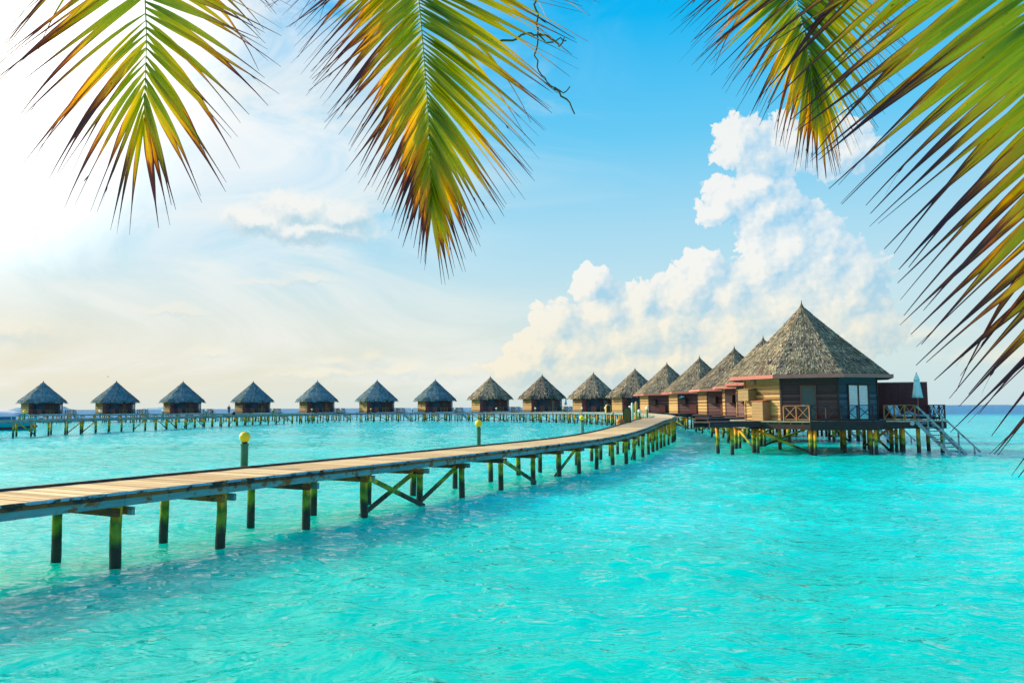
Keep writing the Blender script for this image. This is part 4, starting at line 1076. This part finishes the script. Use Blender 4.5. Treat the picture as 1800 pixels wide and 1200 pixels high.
# ------------------------------------------------------------------ person
def person():
    t = thing('person', 'person in dark clothes standing on the boardwalk looking down at their hands', 'person', (-49.05, 133.4, 1.9), R(-70))
    def skin(name, V_, E_, Rd, mat, sub=2):
        me = bpy.data.meshes.new(name); me.from_pydata(V_, E_, []); o = link(name, me, mat, t)
        md = o.modifiers.new('skin', 'SKIN'); 
        for k, r_ in enumerate(Rd):
            me.skin_vertices[0].data[k].radius = (r_, r_) if not isinstance(r_, tuple) else r_
        me.skin_vertices[0].data[0].use_root = True
        md2 = o.modifiers.new('sub', 'SUBSURF'); md2.levels = sub; md2.render_levels = sub
        me.materials[0] = M[mat]; return o
    # body: pelvis, torso bent slightly forward (+x), head bowed, arms holding something in front
    Vv = [(0, 0, .95), (0.0, 0, 1.12), (0.03, 0, 1.32), (0.06, 0, 1.44), (0.10, 0, 1.51), (0.13, 0, 1.60), (0.14, 0, 1.68),
          (-0.01, .10, .86), (0.03, .11, .48), (-0.02, .11, .08), (0.08, .12, .03), (-0.01, -.10, .86), (-0.02, -.11, .48), (-0.06, -.11, .08), (0.06, -.12, .03),
          (0.04, .19, 1.40), (0.02, .24, 1.13), (0.22, .16, 1.04), (0.30, .13, 1.06), (0.04, -.19, 1.40), (0.02, -.24, 1.13), (0.22, -.16, 1.04), (0.30, -.13, 1.06)]
    Ee = [(0, 1), (1, 2), (2, 3), (3, 4), (4, 5), (5, 6), (0, 7), (7, 8), (8, 9), (9, 10), (0, 11), (11, 12), (12, 13), (13, 14), (3, 15), (15, 16), (16, 17), (17, 18), (3, 19), (19, 20), (20, 21), (21, 22)]
    Rd = [(.13, .15), (.12, .14), (.13, .16), (.10, .12), .05, .085, .07, .09, .06, .045, .035, .09, .06, .045, .035, .06, .045, .035, .03, .06, .045, .035, .03]
    skin('body', Vv, Ee, Rd, 'skin')
    skin('shirt', [(0, 0, .92), (0, 0, 1.12), (0.03, 0, 1.32), (0.055, 0, 1.43), (0.04, .19, 1.40), (0.02, .24, 1.16), (0.04, -.19, 1.40), (0.02, -.24, 1.16)],
         [(0, 1), (1, 2), (2, 3), (3, 4), (4, 5), (3, 6), (6, 7)], [(.15, .17), (.14, .16), (.145, .175), (.11, .13), .075, .06, .075, .06], 'shirt_navy')
    skin('trousers', [(0, 0, .98), (-0.01, .10, .86), (0.03, .11, .5), (0.0, .11, .30), (-0.01, -.10, .86), (-0.02, -.11, .5), (-.05, -.11, .30)],
         [(0, 1), (1, 2), (2, 3), (0, 4), (4, 5), (5, 6)], [(.145, .165), .105, .078, .07, .105, .078, .07], 'trousers_blue')
    mb = MB(); prof = [(0.03, -.02), (0.085, .0), (0.098, .05), (0.085, .10), (0.04, .13), (0.01, .135)]
    mb.lathe(prof, (0.125, 0, 1.62), 14).build('hair', 'hair_dark', t, smooth=True)
    MB().box((0.155+.045, 0, 1.60), (.03, .025, .035)).build('nose', 'skin', t)
person()
o = MB().lathe([(0.1, 0), (0.26, .08), (0.3, .3), (0.22, .5), (0.1, .58), (.03, .6)], n=16).build('duffel_bag', 'black_rubber', None, smooth=True, loc=(-48.0, 132.8, 1.93)); tag(o, 'dark bag standing at the feet of the person', 'bag')
t = thing('capped_bollard', 'short post with a dark round cap left of the person', 'bollard', (-50.4, 129.5, 1.9))
MB().lathe([(0.07, 0), (0.07, .5)], n=10).build('stem', 'lamp_green', t)
MB().lathe([(0.08, 0), (0.2, .08), (0.22, .2), (0.15, .33), (.03, .38)], (0, 0, .5), 14).build('cap', 'black_rubber', t, smooth=True)

# ------------------------------------------------------------------ palm fronds
def leaflet_mesh(base, d0, g_, L_, W_, curl, droop, fold, age, rnd, nrm, thread=0.3):
    n = 9; P = [Vector(base)]; D = []
    d = d0.normalized()
    for i in range(n):
        t = (i+1)/n
        dd = (d*(1-droop*t) + g_*droop*t*1.0).normalized(); dd = (dd+nrm*curl*t).normalized()
        D.append(dd); P.append(P[-1]+dd*L_/n)
    D.append(D[-1])
    vs, us, fs = [], [], []
    tw = rnd.uniform(-.5, .5); tw2 = rnd.uniform(-.6, .6)
    mid_w = rnd.uniform(.22, .34)
    for i in range(n+1):
        t = i/n
        if t < 0.08: w = 0.25+0.75*t/0.08*0.7
        elif t < mid_w: w = 0.775+0.225*(t-0.08)/(mid_w-0.08)
        elif t < 1-thread: w = 1-0.80*((t-mid_w)/(1-thread-mid_w))**1.6
        else: w = 0.20*(1-0.75*(t-(1-thread))/thread)
        w *= W_/2
        s_ = D[i].cross(nrm).normalized(); nn = s_.cross(D[i]).normalized()
        a = tw+tw2*t; sa = s_*math.cos(a)+nn*math.sin(a); na = nn*math.cos(a)-s_*math.sin(a)
        vs += [P[i]-sa*w+na*w*fold, P[i]-na*w*fold*0.2, P[i]+sa*w+na*w*fold]; us += [(t, 0.0), (t, 0.5), (t, 1.0)]
    for i in range(n):
        b = i*3; fs += [(b, b+1, b+4, b+3), (b+1, b+2, b+5, b+4)]
    me = bpy.data.meshes.new('leaflet'); me.from_pydata([tuple(v) for v in vs], [], fs)
    uv = me.uv_layers.new(name='leaf'); ul = []
    for f in fs:
        for vi in f: ul += list(us[vi])
    uv.data.foreach_set('uv', ul)
    at = me.attributes.new('age', 'FLOAT', 'POINT'); at.data.foreach_set('value', [age]*len(vs))
    me.polygons.foreach_set('use_smooth', [True]*len(fs)); me.materials.append(M['palm_leaf']); me.update(); return me
def frond(label, pts, n_leaf, len_f, ang_f, W_, seed, ageL, ageR, face=None, r0=0.014, droop=0.25, sides=(1, -1), jit=1.0, gap=None, s0=0.0):
    rnd = random.Random(seed); root = thing('palm_frond', label, 'palm frond', pts[0], 0, 'palm fronds hanging over the lagoon')
    base = Vector(pts[0]); P = Path([tuple(Vector(p)-base) for p in pts])
    rp = []; rr = []
    for k in range(24):
        d = P.len*k/23; i = min(int(np.searchsorted(P.s, d, side='right'))-1, len(P.p)-2); t = (d-P.s[i])/max(1e-6, P.s[i+1]-P.s[i]); rp.append(P.p[i].lerp(P.p[i+1], t)); rr.append(r0*(1-0.85*k/23))
    MB().tube(rp, rr, 8).build('rachis', 'rachis', root, smooth=True)
    dn = Vector((0, 0, -1))
    for k in range(n_leaf):
        t = s0+(1-s0)*(k+0.5)/n_leaf; d = P.len*t
        i = min(max(int(np.searchsorted(P.s, d, side='right'))-1, 0), len(P.p)-2); p = P.p[i].lerp(P.p[i+1], (d-P.s[i])/max(1e-6, P.s[i+1]-P.s[i]))
        T = (P.p[min(i+2, len(P.p)-1)]-P.p[max(i-2, 0)]).normalized()
        nrm = Vector(face) if face else Vector((0, -1, 0)); nrm = (nrm-T*nrm.dot(T)).normalized(); S = nrm.cross(T).normalized()
        if S.x < 0: S = -S
        for sg in sides:
            if gap and gap(t, sg, rnd): continue
            a = R(ang_f(t, sg))+rnd.gauss(0, .03*jit); L_ = len_f(t, sg)*rnd.uniform(.93, 1.05)
            d0 = T*math.cos(a)+S*sg*math.sin(a)+nrm*rnd.uniform(-.08, .10)
            age = (ageR if sg > 0 else ageL)(t)+rnd.gauss(0, .05)
            me = leaflet_mesh(p+T*rnd.uniform(-.006, .006), d0, dn, L_, W_*rnd.uniform(.75, 1.15)*(0.55+0.45*min(1, L_/0.7)), rnd.uniform(-.2, .16), min(0.8, droop*rnd.uniform(.4, 1.7)+(0.4 if rnd.random() < .06 else 0)), rnd.uniform(.15, .7), age, rnd, nrm, rnd.uniform(.16, .36))
            link('leaflet', me, None, root)
            if rnd.random() < 0.22:   # split, dried tip thread
                tipv = [v.co.copy() for v in me.vertices][-2*3-2]; dd = ((T*math.cos(a)+S*sg*math.sin(a))*(1-droop)+dn*droop).normalized()
                me2 = leaflet_mesh(tipv, dd+Vector((rnd.uniform(-.25, .25), 0, rnd.uniform(-.2, .2))), dn, L_*rnd.uniform(.1, .2), W_*0.16, .1, .3, .2, 0.85, rnd, nrm, .8)
                link('dry_tip', me2, None, root)
    return root
lerp = lambda a, b, t: a+(b-a)*t
f1 = [(-3.19, 6.4, 9.1), (-2.95, 5.9, 7.72), (-2.74, 5.5, 6.58), (-2.58, 5.2, 5.88), (-2.51, 5.1, 5.58), (-2.46, 5.0, 5.17), (-2.43, 4.95, 4.9)]
f2 = [(-1.24, 6.9, 9.81), (-1.0, 6.3, 8.3), (-0.81, 5.8, 7.0), (-0.67, 5.4, 5.98), (-0.62, 5.3, 5.5), (-0.58, 5.25, 5.06), (-0.56, 5.2, 4.64), (-0.55, 5.2, 4.43)]
f3 = [(2.7, 8.6, 10.72), (2.77, 8.0, 9.1), (2.79, 7.4, 7.66), (2.76, 7.1, 6.9), (2.78, 7.0, 6.56), (2.81, 6.95, 6.15), (2.81, 6.9, 5.82)]
f4 = [(1.33, 4.2, 6.99), (1.73, 4.0, 6.45), (2.08, 3.8, 5.91), (2.44, 3.6, 5.23), (2.61, 3.4, 4.56), (2.7, 3.3, 3.94), (2.67, 3.2, 3.4), (2.68, 3.2, 3.07)]
def prof(*kn):
    xs = [k[0] for k in kn]; ys = [k[1] for k in kn]
    return lambda t: float(np.interp(t, xs, ys))
A1 = prof((0, 62), (0.6, 58), (0.8, 50), (0.9, 36), (1, 8)); L1 = prof((0, 1.6), (0.6, 1.5), (0.8, 1.3), (1, 0.86))
frond('yellowing palm frond hanging at the top left corner', f1, 58, lambda t, s: L1(t)*(0.95 if s > 0 else 1), lambda t, s: A1(t)*(1.0 if s < 0 else 0.86), 0.050, 21,
      lambda t: lerp(0.20, 0.34, t), lambda t: lerp(0.02, 0.30, t**2), droop=0.22, s0=0.22, jit=1.6, gap=lambda t, sg, r_: (sg < 0 and 0.72 < t < 0.79 and r_.random() < .8) or r_.random() < .07)
A2 = prof((0, 66), (0.5, 60), (0.7, 50), (0.85, 36), (0.95, 18), (1, 6)); L2 = prof((0, 1.75), (0.5, 1.55), (0.7, 1.25), (0.85, 0.95), (1, 0.57))
frond('large green and yellow palm frond hanging left of the middle', f2, 132, lambda t, s: L2(t)*(1.12 if s > 0 else 0.92), lambda t, s: A2(t)*(0.98 if s < 0 else 1.0), 0.048, 22,
      lambda t: lerp(0.10, 0.32, t), lambda t: lerp(-0.10, 0.24, t**2), droop=0.14, s0=0.18)
A3 = prof((0, 66), (0.5, 58), (0.72, 46), (0.88, 28), (1, 5)); L3 = prof((0, 1.9), (0.5, 1.75), (0.72, 1.5), (1, 0.82))
frond('green palm frond hanging at the top right behind the nearest one', f3, 112, lambda t, s: L3(t), lambda t, s: A3(t)*(1.06 if s < 0 else 0.9), 0.050, 23,
      lambda t: lerp(0.10, 0.20, t), lambda t: lerp(-0.08, 0.12, t), droop=0.20, s0=0.2)
A4 = prof((0, 104), (0.3, 98), (0.5, 82), (0.75, 58), (1, 45)); L4 = prof((0, 1.45), (0.35, 1.42), (0.6, 1.32), (0.8, 1.18), (1, 0.78))
frond('nearest palm frond sweeping in from the right edge, orange towards its tips', f4, 88, lambda t, s: L4(t), lambda t, s: A4(t) if s < 0 else 50, 0.060, 24,
      lambda t: lerp(0.17, 0.30, t), lambda t: 0.1, face=(-0.2, -1, 0.1), droop=0.16, s0=0.10, jit=0.8, r0=0.02, gap=lambda t, sg, r_: sg > 0 and r_.random() < .4)
t = thing('dry_vine', 'thin curling dry vine hanging behind the large middle frond', 'vine', (0.2, 5.6, 5.8))
tw = [[(0.15, 5.6, 6.36), (0.19, 5.6, 6.04), (0.21, 5.6, 5.81), (0.19, 5.6, 5.64), (0.23, 5.6, 5.5), (0.28, 5.6, 5.44), (0.33, 5.6, 5.39), (0.41, 5.6, 5.35), (0.43, 5.6, 5.4)], [(0.33, 5.6, 5.39), (0.37, 5.6, 5.35), (0.44, 5.6, 5.28), (0.48, 5.6, 5.2)],
      [(-0.13, 5.6, 5.75), (-0.05, 5.6, 5.77), (0.01, 5.6, 5.76), (0.12, 5.6, 5.82), (0.21, 5.6, 5.81), (0.28, 5.6, 5.75), (0.38, 5.6, 5.78), (0.41, 5.6, 5.75)], [(0.21, 5.6, 5.81), (0.29, 5.6, 5.8), (0.38, 5.6, 5.72), (0.4, 5.6, 5.79)]]
rn = random.Random(4)
for q in tw:
    pp = [tuple(a+rn.uniform(-.008, .008)+0.01*math.sin(i*1.7) for a in v) for i, v in enumerate(spline([Vector(a)-Vector((0.2, 5.6, 5.8)) for a in q], 0.03))]
    MB().tube(pp, [0.009*(1-0.5*i/len(pp)) for i in range(len(pp))], 6).build('stem', 'twig_bark', t, smooth=True)
